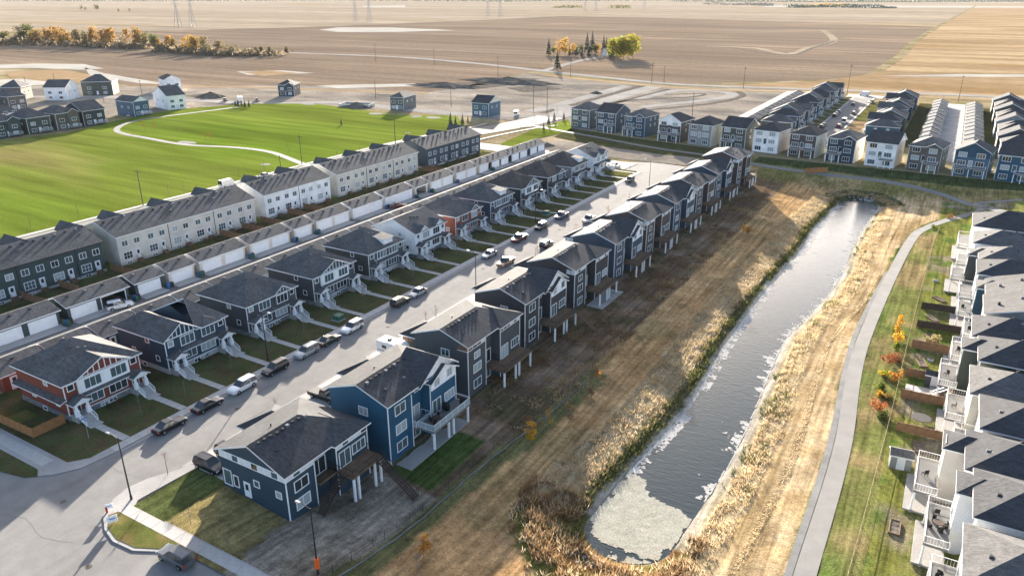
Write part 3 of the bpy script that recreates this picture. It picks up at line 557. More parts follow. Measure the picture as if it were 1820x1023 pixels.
    def done(s, label, cat='house', group=None):
        if s.wall.f: s.wall.build('wall', s.wm, s.e)
        if s.roof.f: s.roof.build('roof', [s.rm, s.fa], s.e)
        for k in range(0, len(s.trimb.v), 8):
            b = MB(); b.v = s.trimb.v[k:k + 8]; b.f = [tuple(q - k for q in f) for f in s.trimb.f[k // 8 * 6:k // 8 * 6 + 6]]; b.m = [0] * 6; b.build('trim_board', s.tr, s.e)
        for m, b in s.acc.items(): b.build({'foundation': 'foundation', 'stone': 'stone_base'}.get(m, 'cladding'), m, s.e)
        return tag(s.e, label, cat, group)
def corner_trim(h, pts, z0, z1, w=.09):
    for (x, y) in pts: h.trimb.box(x - w, x + .025 if x >= 0 else x + w, y - .025 if y <= 0 else y - w, y + w if y < h.W / 2 else y + .025, z0, z1)
def railing(mb, p, q, h=.95, n=None, m=0, glass=False):
    p = Vector(p); q = Vector(q); L = (q - p).length; n = n or max(2, int(L / (1.3 if glass else .28)))
    mb.tube(p + Vector((0, 0, h)), q + Vector((0, 0, h)), .04, n=4, m=m); mb.tube(p + Vector((0, 0, .1)), q + Vector((0, 0, .1)), .03, n=4, m=m)
    for k in range(n + 1): c = p.lerp(q, k / n); w = .035 if (k in (0, n) or glass) else .016; mb.tube(c, c + Vector((0, 0, h)), w, n=4, m=m)

# ------------------------------------------------------------------ duplexes on the far side of the street
def porch(h, y0, y1, floor, proj=1.7, roofm=None):
    e = h.e; w = y1 - y0; c = (y0 + y1) / 2
    MB().box(0, proj, y0, y1, -.1, floor).build('porch_floor', 'concrete_old', e)
    for y in (y0 + .28, y1 - .28):
        MB().taper(proj - .3, y, floor + .004, floor + 1.05, .27, .27, .24, .24).taper(proj - .3, y, floor + 1.05, 3.0, .17, .17, .12, .12).build('column', 'trim', e)
    z = 3.0; x1 = proj + .3; pr = MB(); rz = z + .72
    pr.roof([[(-.05, y0 - .35, z), (x1, y0 - .35, z), (x1, c, rz), (-.05, c, rz)], [(x1, y1 + .35, z), (-.05, y1 + .35, z), (-.05, c, rz), (x1, c, rz)]], .16); pr.build('porch_roof', [h.rm, h.fa], e)
    MB().box(.1, proj, y0, y1, z - .28, z - .03).poly([(proj + .01, y0 - .1, z - .05), (proj + .01, y1 + .1, z - .05), (proj + .01, c, rz - .2)]).build('porch_beam', 'trim', e)
    st = ob('stairs', None, e, (0, 0, 0)); n = 5
    if ('step', round(w, 1)) not in WM: WM['step', round(w, 1)] = MB().box(0, .36, -w / 2 + .3, w / 2 - .3, -.2, 0).mesh('step', 'concrete')
    for k in range(n): ob('step', WM['step', round(w, 1)], st, (proj + .001 + .31 * k, c, floor - .16 * (k + 1)))
    MB().box(proj + 1.6, proj + 2.7, y0 + .15, y1 - .15, -.1, .07).build('landing', 'concrete', e)
    for y in (y0 + .26, y1 - .26):
        r = MB(); p = Vector((proj - .05, y, floor)); q = Vector((proj + 1.6, y, .1))
        r.tube(p + Vector((0, 0, .9)), q + Vector((0, 0, .9)), .045, n=4); r.tube(q, q + Vector((0, 0, .9)), .05, n=4); r.tube(p + Vector((0, 0, .25)), q + Vector((0, 0, .25)), .035, n=4)
        for t in (.2, .4, .6, .8): c_ = p.lerp(q, t); r.tube(c_ + Vector((0, 0, .2)), c_ + Vector((0, 0, .9)), .02, n=4)
        r.extrude([(p.x, y + .05, p.z - .02), (q.x, y + .05, q.z), (q.x, y - .05, q.z), (p.x, y - .05, p.z - .02)], .22); r.build('railing', 'trim', e)
def row_a(i, y0, typ, wall, acc='s_white_siding', base='stone', roofm='shingle', label='', door='door_dark', short=''):
    W, D, fl, ev = 11.7, 12.3, .95, 5.9
    h = House('duplex', (-101, y0, 0), 0, W, D, wall, roofm)
    h.a(base).box(-D - .03, .03, -.03, W + .03, -.3, .85)
    if typ == 'w':
        r = h.vol(-D, 0, 0, W, .85, ev, 'y', ('g', 'g'), .42)
        for a in (2.9, 8.9): h.vol(-3.5, .25, a - 1.5, a + 1.5, ev - .3, ev + .05, 'x', ('n', 'g'), .75, .3)
    elif typ == 'n':
        h.vol(-D, 0, 0, 6.2, .85, ev, 'x', ('h', 'g'), .62, .45, gable_m=wall)
        h.vol(-D + .02, -.02, 6.0, W, .85, ev - .02, 'y', ('g', 'h'), .45)
        h.vol(-4.5, .3, 7.0, 10.2, ev - .6, ev - .1, 'x', ('n', 'h'), .5, .35)
    else:
        h.vol(-D, 0, 0, W, .85, ev, 'y', ('h', 'h'), .54)
    if typ == 'g':
        g = h.vol(-5, .28, 1.9, W - 1.9, 3.55, ev + .05, 'x', ('n', 'g'), .46, .4, wall=acc, gable_m=wall)
        for k in range(1, 9): y = 1.9 + k * (W - 3.8) / 9; zt = ev + .05 + .46 * (W / 2 - 1.9 - abs(y - W / 2)); h.trimb.box(.28, .36, y - .06, y + .06, ev + .05, zt)
        h.trimb.box(.28, .37, 1.9, W - 1.9, ev - .08, ev + .08)
    if typ == 'n':
        for k in range(1, 8): y = k * 6.2 / 8; zt = ev + .62 * (3.1 - abs(y - 3.1)); h.trimb.box(0, .07, y - .06, y + .06, ev - .1, zt)
        h.trimb.box(0, .08, 0, 6.2, ev - .2, ev - .04)
    if typ == 'd':
        h.vol(-5.5, .2, 6.4, 10.1, ev - 1.9, ev - .02, 'x', ('n', 'g'), .62, .35)
        for k in range(1, 5): y = 6.4 + k * 3.7 / 5; zt = ev + .62 * (1.85 - abs(y - 8.25)); h.trimb.box(.2, .27, y - .05, y + .05, ev, zt)
    if typ == 'm':
        h.a('s_white_siding').box(-2.6, -.35, 5.6, 8.6, ev + .2, ev + 1.55); h.roof.roof([[(-6, 5.3, ev + 2.35), (-.05, 5.3, ev + 1.6), (-.05, 8.9, ev + 1.6), (-6, 8.9, ev + 2.35)]], .16)
        h.trimb.box(0, .06, 1.9, W - 1.9, ev - 2.2, ev - 2.08); h.trimb.box(0, .06, 1.9, W - 1.9, ev - .22, ev - .1)
        for k in range(9): y = 1.9 + k * (W - 3.8) / 8; h.trimb.box(0, .055, y - .05, y + .05, ev - 2.1, ev - .2)
    corner_trim(h, [(0, 0), (0, W)], .85, ev); h.trimb.box(-.02, .05, 0, W, .82, .95)
    # pent roof between the porches
    h.roof.roof([[(-.02, 2.2, 3.55), (.75, 2.2, 3.2), (.75, W - 2.2, 3.2), (-.02, W - 2.2, 3.55)]], .14)
    if typ == 'g' and i == 0: h.roof.roof([[(.3, -1.0, 3.2), (.3, .02, 3.6), (-D, .02, 3.6), (-D, -1.0, 3.2)][::-1]], .14)
    fx = .28 if typ == 'g' else 0.0; gw = .2 if typ == 'd' else fx
    for a in (4.0, 7.75):
        h.win('F', a, 1.45, 2.7, 1.65, 3); h.win('F', a + (.1 if a < 6 else .35), 3.95, 2.45, 1.45, 3, x=(gw if (typ == 'd' and a > 6) else fx))
    for a in (1.0, W - 1.0): h.win('F', a, 4.55, .85, .85, 1)
    for a in (5.2, 6.5): h.win('F', a, .12, 1.1, .5, 2, x=.035, tr=.08)
    porch(h, .15, 2.35, fl); porch(h, W - 2.35, W - .15, fl); h.door('F', 1.25, fl, m=door); h.door('F', W - 1.25, fl, m=door)
    h.win('L', 4.5, 4.6, .8, .8, 1); h.win('L', 2.4, 1.9, .8, .8, 1); h.win('L', 8.5, 1.7, .8, 1.1, 1); h.win('L', 6.2, .1, .9, .5, 1, x=-.035)
    h.win('R', 6, 4.6, .8, .8, 1); h.win('B', 3, 4.2, 1.5, 1.2, 2); h.win('B', 9, 4.2, 1.5, 1.2, 2)
    zr = ev + .5 * D / 2
    vp = [(-D / 2 + 1.2 + .3 * k, W / 2 + (k - 2.5) * .9, ev + .2 + (.5 if typ != 'w' else .42) * (D / 2 - abs(1.2 + .3 * k)) - .1 - (0 if abs((k - 2.5) * .9) < 2 else .4)) for k in (1, 2, 3, 4)]
    if typ != 'n': h.vents(vp[:3])
    h.done(label, 'duplex', 'duplexes facing the street')
    # walks from the landings to the sidewalk
    for y in (1.25, W - 1.25):
        wk = ob('front_walk', None, None, (-96.6, y0 + y, 0)); wk['kind'] = 'structure'
        if 'walk' not in WM: WM['walk'] = MB().box(.03, 1.27, -.55, .55, -.1, 0).mesh('slab', 'concrete')
        for k in range(5): ob('slab', WM['walk'], wk, (k * 1.32, random.uniform(-.02, .02), .02 + random.uniform(0, .015)))
    # the two garages behind
    for k in range(2):
        g = House('lane_garage', (-117.6, y0 - .3 + k * 8.15, 0), 0, 7.1, 7.0, wall if typ != 'g' or i == 0 else acc, roofm if roofm != 'shingle_dark' else 'shingle')
        g.vol(-7, 0, 0, 7.1, -.1, 2.75, 'y', ('g', 'g'), .36, .35); g.door('F', 1.6, .1, m='door_white'); g.win('F', 5, 1.2, 1.2, .8, 2)
        MB().box(-7.06, -7.0, .7, 6.4, 0, 2.25).build('garage_door', 'door_white', g.e)
        g.vents([(-2.6, 3.2, 3.75)])
        g.done('lane garage behind the %s, %s of its pair' % (short, ('nearer', 'farther')[k]), 'garage', 'garages behind the duplexes')
AY = [47.5 + 16.3 * k for k in range(12)]
row_a(0, AY[0], 'g', 's_red', label='red and white corner duplex beside the cedar fence, first of its row', short='red corner duplex')
row_a(1, AY[1], 'n', 's_navy', base='foundation', roofm='shingle', label='navy duplex with one tall battened gable, between the red corner duplex and the charcoal one', short='tall-gabled navy duplex')
row_a(2, AY[2], 'd', 's_slate', label='charcoal duplex with a small battened gable, third from the corner', door='door_wood', short='charcoal duplex')
row_a(3, AY[3], 'g', 's_slate', label='grey duplex with a wide white front gable, fourth from the corner', short='white-gabled grey duplex')
row_a(4, AY[4], 'm', 's_olive_dark', base='foundation', label='dark green duplex with a box dormer, beside the all white duplex', short='dark green duplex')
row_a(5, AY[5], 'w', 's_white_siding', roofm='shingle', label='all white duplex with two small roof gables, next to the brick red one', short='all white duplex')
row_a(6, AY[6], 'd', 's_brick', label='brick red duplex with a small gable, seventh from the corner', short='brick red duplex')
row_a(7, AY[7], 'm', 's_navyslate', label='navy duplex with a box dormer, just past the brick red one', short='navy duplex with a dormer')
row_a(8, AY[8], 'g', 's_dark_slate', roofm='shingle_brown', label='dark duplex with a wide pale front gable, ninth from the corner', short='ninth duplex of the row')
row_a(9, AY[9], 'd', 's_charcoal', roofm='shingle_brown', label='black duplex with a small gable, tenth from the corner', short='tenth duplex of the row')
row_a(10, AY[10], 'm', 's_grey_siding', roofm='shingle_brown', label='grey duplex with a box dormer, last but one of its row', short='last but one duplex of the row')
row_a(11, AY[11], 'w', 's_white_siding', roofm='shingle_grey', label='white duplex at the far end of the row by the bend', short='last duplex of the row')

# ------------------------------------------------------------------ townhouse terraces and their garages
def terrace(y0, y1, n, wall, label, dark):
    W = y1 - y0; D = 13.5; u = W / n; ev = 6.75
    h = House('townhouse_terrace', (-155, y0, 0), 0, W, D, wall, 'shingle', fascia='trim' if not dark else 'fascia_dark', trim='trim')
    h.a('foundation').box(-D - .02, .03, -.02, W + .02, -.2, .55)
    h.vol(-D, 0, 0, W, .55, ev, 'y', ('g', 'g'), .37, .4)
    zr = ev + .2 + .37 * D / 2
    for k in range(n):
        c = (k + .5) * u
        if k % 2 == 0: h.vol(-D - .5, -D / 2 + .5, c - 1.4 + u / 2, c + 1.4 + u / 2, ev - .5, ev + 1.2, 'x', ('g', 'n'), 1.0, .35)
        h.win('F', c - 1.5, 4.3, 1.35, 1.15, 2); h.win('F', c + 1.45, 4.3, 1.35, 1.15, 2); h.win('F', c - 1.2, 1.25, 2.0, 1.5, 3, 2); h.door('F', c + 1.3, .75)
        h.win('F', c - 1.2, .05, 1.2, .45, 2, x=.035, tr=.08)
        st = ob('back_steps', None, h.e, (.03, c + 1.3, 0))
        for s_ in range(4): MB().box(.05 + .3 * s_, .38 + .3 * s_, -.6, .6, .0, .72 - .17 * s_).build('step', 'wood', st)
        
        for y_ in (-.6, .6): rl = MB(); railing(rl, (.1, y_, .72), (1.2, y_, .15), .8, 3); rl.build('railing', 'wood', st)
        if k % 2 == 0 and k: MB().box(.005, .1, k * u - .06, k * u + .06, .3, ev).build('downspout', 'black_metal' if not dark else 'fascia_dark', h.e)
    h.vents([(-D / 2 + random.uniform(.8, 1.3), 1.2 + k * (W - 2.4) / (n * 2.6 - 1), zr - .42) for k in range(int(n * 2.6))])
    h.vents([(-D / 2 + random.uniform(2.2, 3), u * (k + .5) + random.uniform(-1, 1), zr - 1.25) for k in range(n)])
    h.win('L', D / 2, 4.4, .7, .9, 1); h.done(label, 'townhouses', 'townhouse terraces')
terrace(46, 87.8, 7, 's_pine', 'dark green townhouse terrace nearest the corner', True)
terrace(91.3, 130.2, 6, 's_beige', 'beige townhouse terrace beside the dark green one', False)
terrace(133.8, 158.7, 4, 's_white_siding', 'white townhouse terrace between the two beige ones', False)
terrace(161.8, 201.4, 6, 's_cream', 'long beige townhouse terrace beyond the white one', False)
terrace(206.5, 241, 5, 's_navyslate', 'charcoal blue townhouse terrace at the far end', True)
gy_ = 40.0; gi = 0
BINS = []
for cnt, wl, opn in [(2, 's_pine', 0), (2, 's_pine', 0), (2, 's_pine', 2), (1, 's_pine', 0), (1, 's_beige', 0), (2, 's_beige', 0), (2, 's_beige', 0), (1, 's_beige', 0), (2, 's_beige', 0), (2, 's_white_siding', 0), (2, 's_white_siding', 0), (1, 's_cream', 1), (2, 's_cream', 0), (2, 's_cream', 0), (1, 's_cream', 0), (2, 's_umber', 0), (2, 's_navyslate', 0), (2, 's_navyslate', 0)]:
    W = cnt * 6.15
    g = House('garage_block', (-135.3, gy_, 0), 0, W, 6.6, wl, 'shingle'); g.a('foundation').box(-6.62, .02, -.02, W + .02, -.2, .12)
    if opn:
        oy0 = (opn - 1) * 6.15 + .5; oy1 = oy0 + 4.9; b = g.wall
        b.box(-6.6, -6.45, 0, W, .12, 2.85); b.box(-6.45, 0, 0, .15, .12, 2.85); b.box(-6.45, 0, W - .15, W, .12, 2.85); b.box(-.15, 0, .15, oy0, .12, 2.85); b.box(-.15, 0, oy1, W - .15, .12, 2.85) if W - .15 > oy1 else None
        b.box(-.15, 0, oy0, oy1, 2.4, 2.85); MB().box(-3.2, -.3, oy0, oy1, 2.3, 2.38).build('open_door', 'door_white', g.e); g.trimb.box(0, .05, oy0 - .15, oy0, .12, 2.5); g.trimb.box(0, .05, oy1, oy1 + .15, .12, 2.5); g.trimb.box(0, .05, oy0, oy1, 2.4, 2.55)
        MB().box(-6.2, -5.6, oy0 + .3, oy1 - .4, .12, 1.1).box(-6.3, -5.7, oy0 + .3, oy0 + 2, 1.4, 2.0).build('shelving', 'wood', g.e); MB().box(-6.44, -.16, .16, W - .16, .121, .14).build('slab', 'concrete_old', g.e)
        zz = 2.85; o_ = .35; A0, A1, am, zr = -6.6 - o_, o_, -3.3, zz + .2 + .36 * 3.3; ze = zz + .2 - .36 * o_
        g.roof.roof([[(A1, -o_, ze), (A1, W + o_, ze), (am, W + o_, zr), (am, -o_, zr)], [(A0, W + o_, ze), (A0, -o_, ze), (am, -o_, zr), (am, W + o_, zr)]], .2)
        for yy in (0, W): g.wall.poly([(-6.6, yy, zz), (0, yy, zz), (am, yy, zr - .2)])
    else: g.vol(-6.6, 0, 0, W, .12, 2.85, 'y', ('g', 'g'), .36, .35)
    for k in range(cnt):
        if opn == k + 1: continue
        dr = ob('garage_door', MB().box(.004, .05, k * 6.15 + .55, k * 6.15 + 5.6, .14, 2.42).mesh('garage_door', 'trim'), g.e)
        for q in range(4): MB().box(.05, .075, k * 6.15 + .6, k * 6.15 + 5.55, .16 + q * .565, .70 + q * .565).build('panel', 'door_white', dr)
    MB().box(.01, 2.4, .3, W - .3, -.08, .03).build('apron', 'concrete', g.e)
    g.vents([(-2.4, W * (k + .5) / (cnt * 1.5 + .5), 3.85) for k in range(int(cnt * 1.5 + .5))])
    BINS.append(gy_ + W + .75)
    g.done('%s lane garage with %s door%s, %s from the corner%s' % ({'s_pine': 'dark green', 's_beige': 'beige', 's_white_siding': 'white', 's_cream': 'cream', 's_umber': 'brown', 's_navyslate': 'charcoal'}[wl], ('one', 'two')[cnt - 1], 's' if cnt > 1 else '', ORD[gi], ', one door open' if opn else ''), 'garage', 'lane garages with white doors')
    gy_ += W + 1.55; gi += 1
# back-yard fences between garages and terraces
for k, (y, l) in enumerate(((60, 12), (69.5, 9), (77, 8), (88.6, 11), (118, 11), (125, 10.5), (131.5, 12), (141, 9), (147, 8), (203, 11), (205, 12))):
    f = ob('yard_fence', None, None, (-154.6, y, 0)); n = int(l / 1.8)
    if 'fpan' not in WM: WM['fpan'] = MB().box(.02, 1.78, -.03, .03, .06, 1.65).mesh('panel', 'fence_brown'); WM['fpost'] = MB().box(-.06, .06, -.06, .06, -.2, 1.75).mesh('post', 'fence_brown')
    for q in range(n): ob('panel', WM['fpan'], f, (q * 1.8 + .1, 0, 0)); ob('post', WM['fpost'], f, (q * 1.8, 0, 0))
    ob('post', WM['fpost'], f, (n * 1.8 + .1, 0, 0)); tag(f, 'brown wooden yard fence behind the terraces, %s from the corner' % ORD[k], 'fence', 'fences behind the terraces')

# ------------------------------------------------------------------ walk-out houses between the street and the pond
def posts(h, pts, z0f, z1, m='trim', w=.13):
    for (x, y) in pts: MB().box(x - w, x + w, y - w, y + w, z0f(x, y), z1).build('deck_post', m, h.e)
def deck(h, x0, x1, y0, y1, z, rail='black_metal', floor='wood', glass=False, open_side=None):
    d = ob('deck', MB().box(x0, x1, y0, y1, z - .28, z).mesh('deck', floor), h.e)
    for p, q, k in (((x1 - .05, y0 + .05), (x1 - .05, y1 - .05), 'F'), ((x0, y0 + .05), (x1 - .05, y0 + .05), 'L'), ((x1 - .05, y1 - .05), (x0, y1 - .05), 'R')):
        if k != open_side: r = MB(); railing(r, (*p, z), (*q, z), 1.0, glass=glass); r.build('railing', rail, d)
    if glass:
        MB().box(x1 - .06, x1 - .04, y0 + .1, y1 - .1, z + .15, z + .95).build('rail_glass', 'rail_glass', d); MB().box(x0 + .05, x1 - .1, y0 + .04, y0 + .06, z + .15, z + .95).build('rail_glass', 'rail_glass', d)
    return d
def flight(h, x, y, z0, z1, dirx, w=1.0, m='wood'):
    n = max(3, int((z1 - z0) / .19)); st = ob('deck_stairs', None, h.e, (0, 0, 0))
    for k in range(n):
        z = z1 - (k + 1) * (z1 - z0) / (n + 1)
        if dirx == 'y': MB().box(x, x + w, y + k * .27, y + k * .27 + .3, z - .05, z).build('step', m, st)
        elif dirx == '-y': MB().box(x, x + w, y - k * .27 - .3, y - k * .27, z - .05, z).build('step', m, st)
        else: MB().box(x + k * .27, x + k * .27 + .3, y, y + w, z - .05, z).build('step', m, st)
    L_ = n * .27
    for o in (0, w):
        a, b = {'y': ((x + o, y, z1), (x + o, y + L_, z0)), '-y': ((x + o, y, z1), (x + o, y - L_, z0)), 'x': ((x, y + o, z1), (x + L_, y + o, z0))}[dirx]
        r = MB(); railing(r, a, b, .9, 6); r.tube(a, b, .09, n=4); r.build('stair_rail', m, st)
def row_b(i, y0, W, typ, wall, label, ev=6.5, lv=(-2.3, .45, 3.4), rail='black_metal', glass=False, roofm='shingle_dark', wood=False, x0=-57.8, acc='s_white_siding', stairs=False, D=10.2, slope=.34, patio=False, front=True):
    h = House('walkout_house', (x0, y0, 0), 0, W, D, wall, roofm)
    g = lambda x, y: Tz(x0 + x, y0 + y) - .25
    zb = min(g(0, 1), g(0, W - 1)) - .1; a, b = .34 * W, .57 * W
    h.wall.box(-D, -1.0, 0, W, zb, ev); h.wall.box(-1.0, 0, 0, a, zb, ev); h.wall.box(-1.0, .55, b, W, zb, ev)
    h.a('foundation').box(-D - .02, .02, -.02, .0, zb, zb + .75)
    mid = -D * .48; h.vol(-D, 0, 0, W, zb, ev, 'y', ('g', 'h'), slope, .45, mid=mid, box=False); zr = ev + .2 + slope * (D + mid)
    nl = len(lv)
    if typ == 'P':
        h.vol(-4.4, .55, b, W, ev - .5, ev - .02, 'x', ('n', 'h'), .42, .45, box=False)
        def band(face, p0, p1, x):
            n = max(1, round((p1 - p0) / 1.15)); w = (p1 - p0) / n
            for k in range(n):
                c = p0 + (k + .5) * w; m = 'panel_white'
                if k % 3 == 1: m = 'glass_reflect_tint' if k % 2 else 'glass_dark'
                if wood and k % 2 == 0: m = 'panel_wood'
                o = ob('panel', MB().box(.003, .03, -w / 2 + .05, w / 2 - .05, 0, .78).mesh('panel', m), h.e, h.at(face, c, ev - .95, 0, x), ROT[face])
            t = MB(); t.box(.004, .06, p0, p1, ev - 1.05, ev - .96); t.box(.004, .06, p0, p1, ev - .16, ev - .06)
            for k in range(n + 1): t.box(.004, .055, p0 + k * w - .045, p0 + k * w + .045, ev - .96, ev - .16)
            o = ob('band_frame', t.mesh('band_frame', 'trim'), h.e, h.at(face, 0, 0, 0, x), ROT[face])
            if face == 'L': o.scale = (1, -1, 1)
        band('F', .06, a - .06, 0); band('F', b + .06, W - .06, .55); band('F', a + .05, b - .05, -1.0)
        if i == 0: band('L', .06, D - .06, 0)
        else:
            t = MB(); 
            for k in range(2): ob('panel', MB().box(.003, .03, .06, .9, 0, .78).mesh('panel', 'panel_wood' if wood else 'panel_white'), h.e, h.at('L', .95 * k + .95, ev - .95, 0, 0), ROT['L'])
            h.trimb.box(-2.0, 0, -.06, -.004, ev - 1.05, ev - .97)
    else:
        c = (b + W) / 2
        h.vol(-4.6, .3, .44 * W, W + .1, ev - 1.2, ev - .05, 'x', ('n', 'g'), .62, .5, wall=acc, gable_m=acc, box=False)
        h.vol(-3.0, .58, b + .3, W + .02, ev - 1.9, ev - .7, 'x', ('n', 'g'), .52, .4, wall=acc, gable_m=acc)
        h.trimb.box(.58, .66, b + .3, W, ev - 2.0, ev - 1.88)
    corner_trim(h, [(0, 0)], zb + .3, ev); h.trimb.box(.55, .6, b - .02, b + .12, zb + .3, ev - .8); h.trimb.box(.55, .6, W - .12, W + .02, zb + .3, ev - .8); h.trimb.box(-.02, .04, a - .12, a + .02, zb + .3, ev - .8)
    tw = ev - lv[-1]
    for q, z in enumerate(lv):
        if q == nl - 1 and typ == 'P' and nl > 2: h.win('F', a / 2, z + .2, 1.5, 1.0, 2); continue
        h.win('F', a / 2, z + .75, 2.1, 1.35, 2)
    m_ = lv[-1] if nl == 2 else lv[1]
    h.win('F', (a + b) / 2, m_ + .05, 2.2, 2.15, 2, x=-1.0, name='patio_door'); h.win('F', b + 1.5, m_ + .05, 1.9, 2.15, 2, x=.55, name='patio_door'); h.win('F', W - 1.75, m_ + .75, 2.3, 1.35, 3, x=.55)
    if nl > 2:
        h.win('F', (a + b) / 2, lv[0] + .05, 1.9, 2.1, 2, x=-1.0, name='patio_door'); h.win('F', W - 1.8, lv[0] + .7, 1.8, 1.2, 2, x=.55)
        if typ == 'G':
            h.win('F', b + 1.7, ev - 1.7, 1.2, 1.1, 2, x=.58); h.win('F', W - 1.6, ev - 1.5, 1.2, 1.2, 2, x=.58); h.win('F', (a + b) / 2 + .6, ev - 1.7, .7, .8, 1, x=-1.0)
        h.win('L', D * .42, 3.9, 1.4, 1.1, 2, glass='blind' if i % 2 else 'glass_dark')
    else:
        for q, aa in enumerate((D - 1.0, D - 2.5, D - 6.2, 1.4)): h.win('L', aa, (.3, .5, 1.8, 1.6)[q], (1.3, .75, .8, .8)[q], (2.1, 1.5, .8, .8)[q], 1)
        h.door('L', D - 4.4, -.35, m='door_white'); h.win('F', W - 1.8, lv[0] + .6, 1.5, 1.0, 2, x=.55)
    dz = m_ - .02; x1 = 3.3
    deck(h, .56, x1, b - .2 if nl == 2 else a + .4, W - .3, dz, rail, 'wood' if not glass else 'path_grey', glass)
    if nl == 2: deck(h, -.98, .54, a + .1, b - .1, dz, rail, 'wood', False)
    else: deck(h, -.98, .54, a + .1, b - .05, dz - .004, rail, 'wood' if not glass else 'path_grey', glass, 'F')
    py_ = (a + .8, (a + W) / 2 - .6, (a + W) / 2 + .6, W - .6) if nl > 2 else (b + .2, b + 1.0, W - 1.7, W - .6)
    posts(h, [(x1 - .3, y) for y in py_], g, dz - .28)
    if stairs: flight(h, x1, W - 1.6, g(x1 + 3, W) + .3, dz, 'x', 1.1, 'wood_dark' if nl == 2 else 'wood')
    if nl == 2: flight(h, 1.2, b - .25, g(2, a) + .3, dz, '-y', 1.1, 'wood_dark')
    if patio: MB().box(.56, 4.2, a - .5, W + .5, -.2, .02).build('patio', 'concrete', h.e).location.z = g(2, W / 2) + .28
    if glass:
        MB().box(.56, 3.2, .3, W - .5, -.2, .02).build('patio', 'concrete_old', h.e).location.z = g(2, W / 2) + .28
    # garages on the street side
    gp0 = (7.2 if i == 0 else (W - 6.3 if typ == 'G' else 4.5)); p, q = gp0, gp0 + 5.8; pj = 4.6 if i == 0 else 6.2
    h.vol(-D - pj, -D + .02, p, q, -.3, 3.1, 'x', ('h', 'n'), .5, .5)
    MB().box(-D - pj - .06, -D - pj - .005, p + .5, q - .5, 0, 2.3).build('garage_door', 'door_white', h.e)
    for c_ in (0, 1): ob('panel', MB().box(-D - pj + .25 + 1.1 * c_, -D - pj + 1.25 + 1.1 * c_, p - .03, p - .004, 2.0, 2.85).mesh('panel', 'panel_wood' if wood else 'panel_white'), h.e)
    ys = [W * (k + 1) / 15 for k in range(9)]
    h.vents([(mid + random.uniform(.5, .8), y, zr - .36) for y in ys]); h.vents([(mid + random.uniform(2, 3.4), y, zr - 1.25) for y in ys[1::4]])
    for (x, y) in ((mid - 1.6, W * .35),): ob('vent_pipe', WM['vent2'], h.e, (x, y, zr - .75))
    ds = MB().tube((.03, -.06, zb + .3), (1.1, -.3, zb + .22), .06, n=5).build('downspout', 'trim', h.e)
    h.done(label, 'house', 'walk-out houses backing onto the pond'); return h
# driveways on the street side of these houses
BY = [48.7, 65.3] + [85.4 + 19.45 * k for k in range(9)]
row_b(0, BY[0], 13.6, 'P', 's_navy', 'navy corner bungalow with a dark deck, nearest house of the pond row', ev=5.2, lv=(-1.2, 1.35), x0=-58.9, slope=.39, D=11.3, stairs=True)
row_b(1, BY[1], 15.0, 'G', 's_teal', 'teal blue house with a glass-railed white deck', rail='white_metal', glass=True, x0=-57.2)
row_b(2, BY[2], 15.2, 'P', 's_slate', 'slate grey house with wood panels under its eaves, right beyond the teal house', wood=True, roofm='shingle_dark')
row_b(3, BY[3], 15.2, 'G', 's_charcoal', 'charcoal house with a long wooden deck stair', stairs=True, x0=-58.6)
row_b(4, BY[4], 15.2, 'P', 's_charcoal', 'charcoal house with a pale concrete patio, fifth of the pond row', patio=True, x0=-58.3)
row_b(5, BY[5], 15.2, 'G', 's_navyslate', 'blue grey gabled house, sixth of the pond row', x0=-58.0)
row_b(6, BY[6], 15.2, 'P', 's_umber', 'dark brown house with white panels under its eaves, seventh of the pond row', x0=-58)
row_b(7, BY[7], 15.2, 'G', 's_navyslate', 'blue grey gabled house, eighth of the pond row')
row_b(8, BY[8], 15.2, 'P', 's_umber', 'brown house with white panels under its eaves, ninth of the pond row')
row_b(9, BY[9], 15.2, 'G', 's_navy', 'dark blue gabled house, last but one of the pond row')
row_b(10, BY[10], 14.5, 'P', 's_umber', 'tall brown house with a pale roof edge at the far end of the pond row', ev=7.4, x0=-56.5, roofm='shingle_grey', D=11.5)
for k, y in enumerate(BY):
    W = 13.6 if k == 0 else (14.5 if k == 10 else 15.1); g0 = 7.2 if k == 0 else (W - 6.3 if k % 2 else 4.5)
    for nm, x1, p, q in (('driveway', -74.3 if k else -75, g0 + .3, g0 + 5.5),) + ((('parking_pad', -70.5 if k == 0 else -68.4, .4, g0 - .6),) if k % 2 == 0 or k == 1 else (('parking_pad', -68.4, 3.2, g0 - .6),)):
        n = max(1, round((x1 + 76) / 1.5)); w = (x1 + 76) / n; dw = structure(ob(nm, None, None, (-76, y + (p + q) / 2, 0)))
        for s_ in range(n):
            for t_ in (0, 1): ob('slab', MB().box(.02 + s_ * w, w - .01 + s_ * w, (p - q) / 2 * (1 - t_) + .015, (q - p) / 2 * t_ - .015, -.1, .03).mesh('slab', 'concrete'), dw)
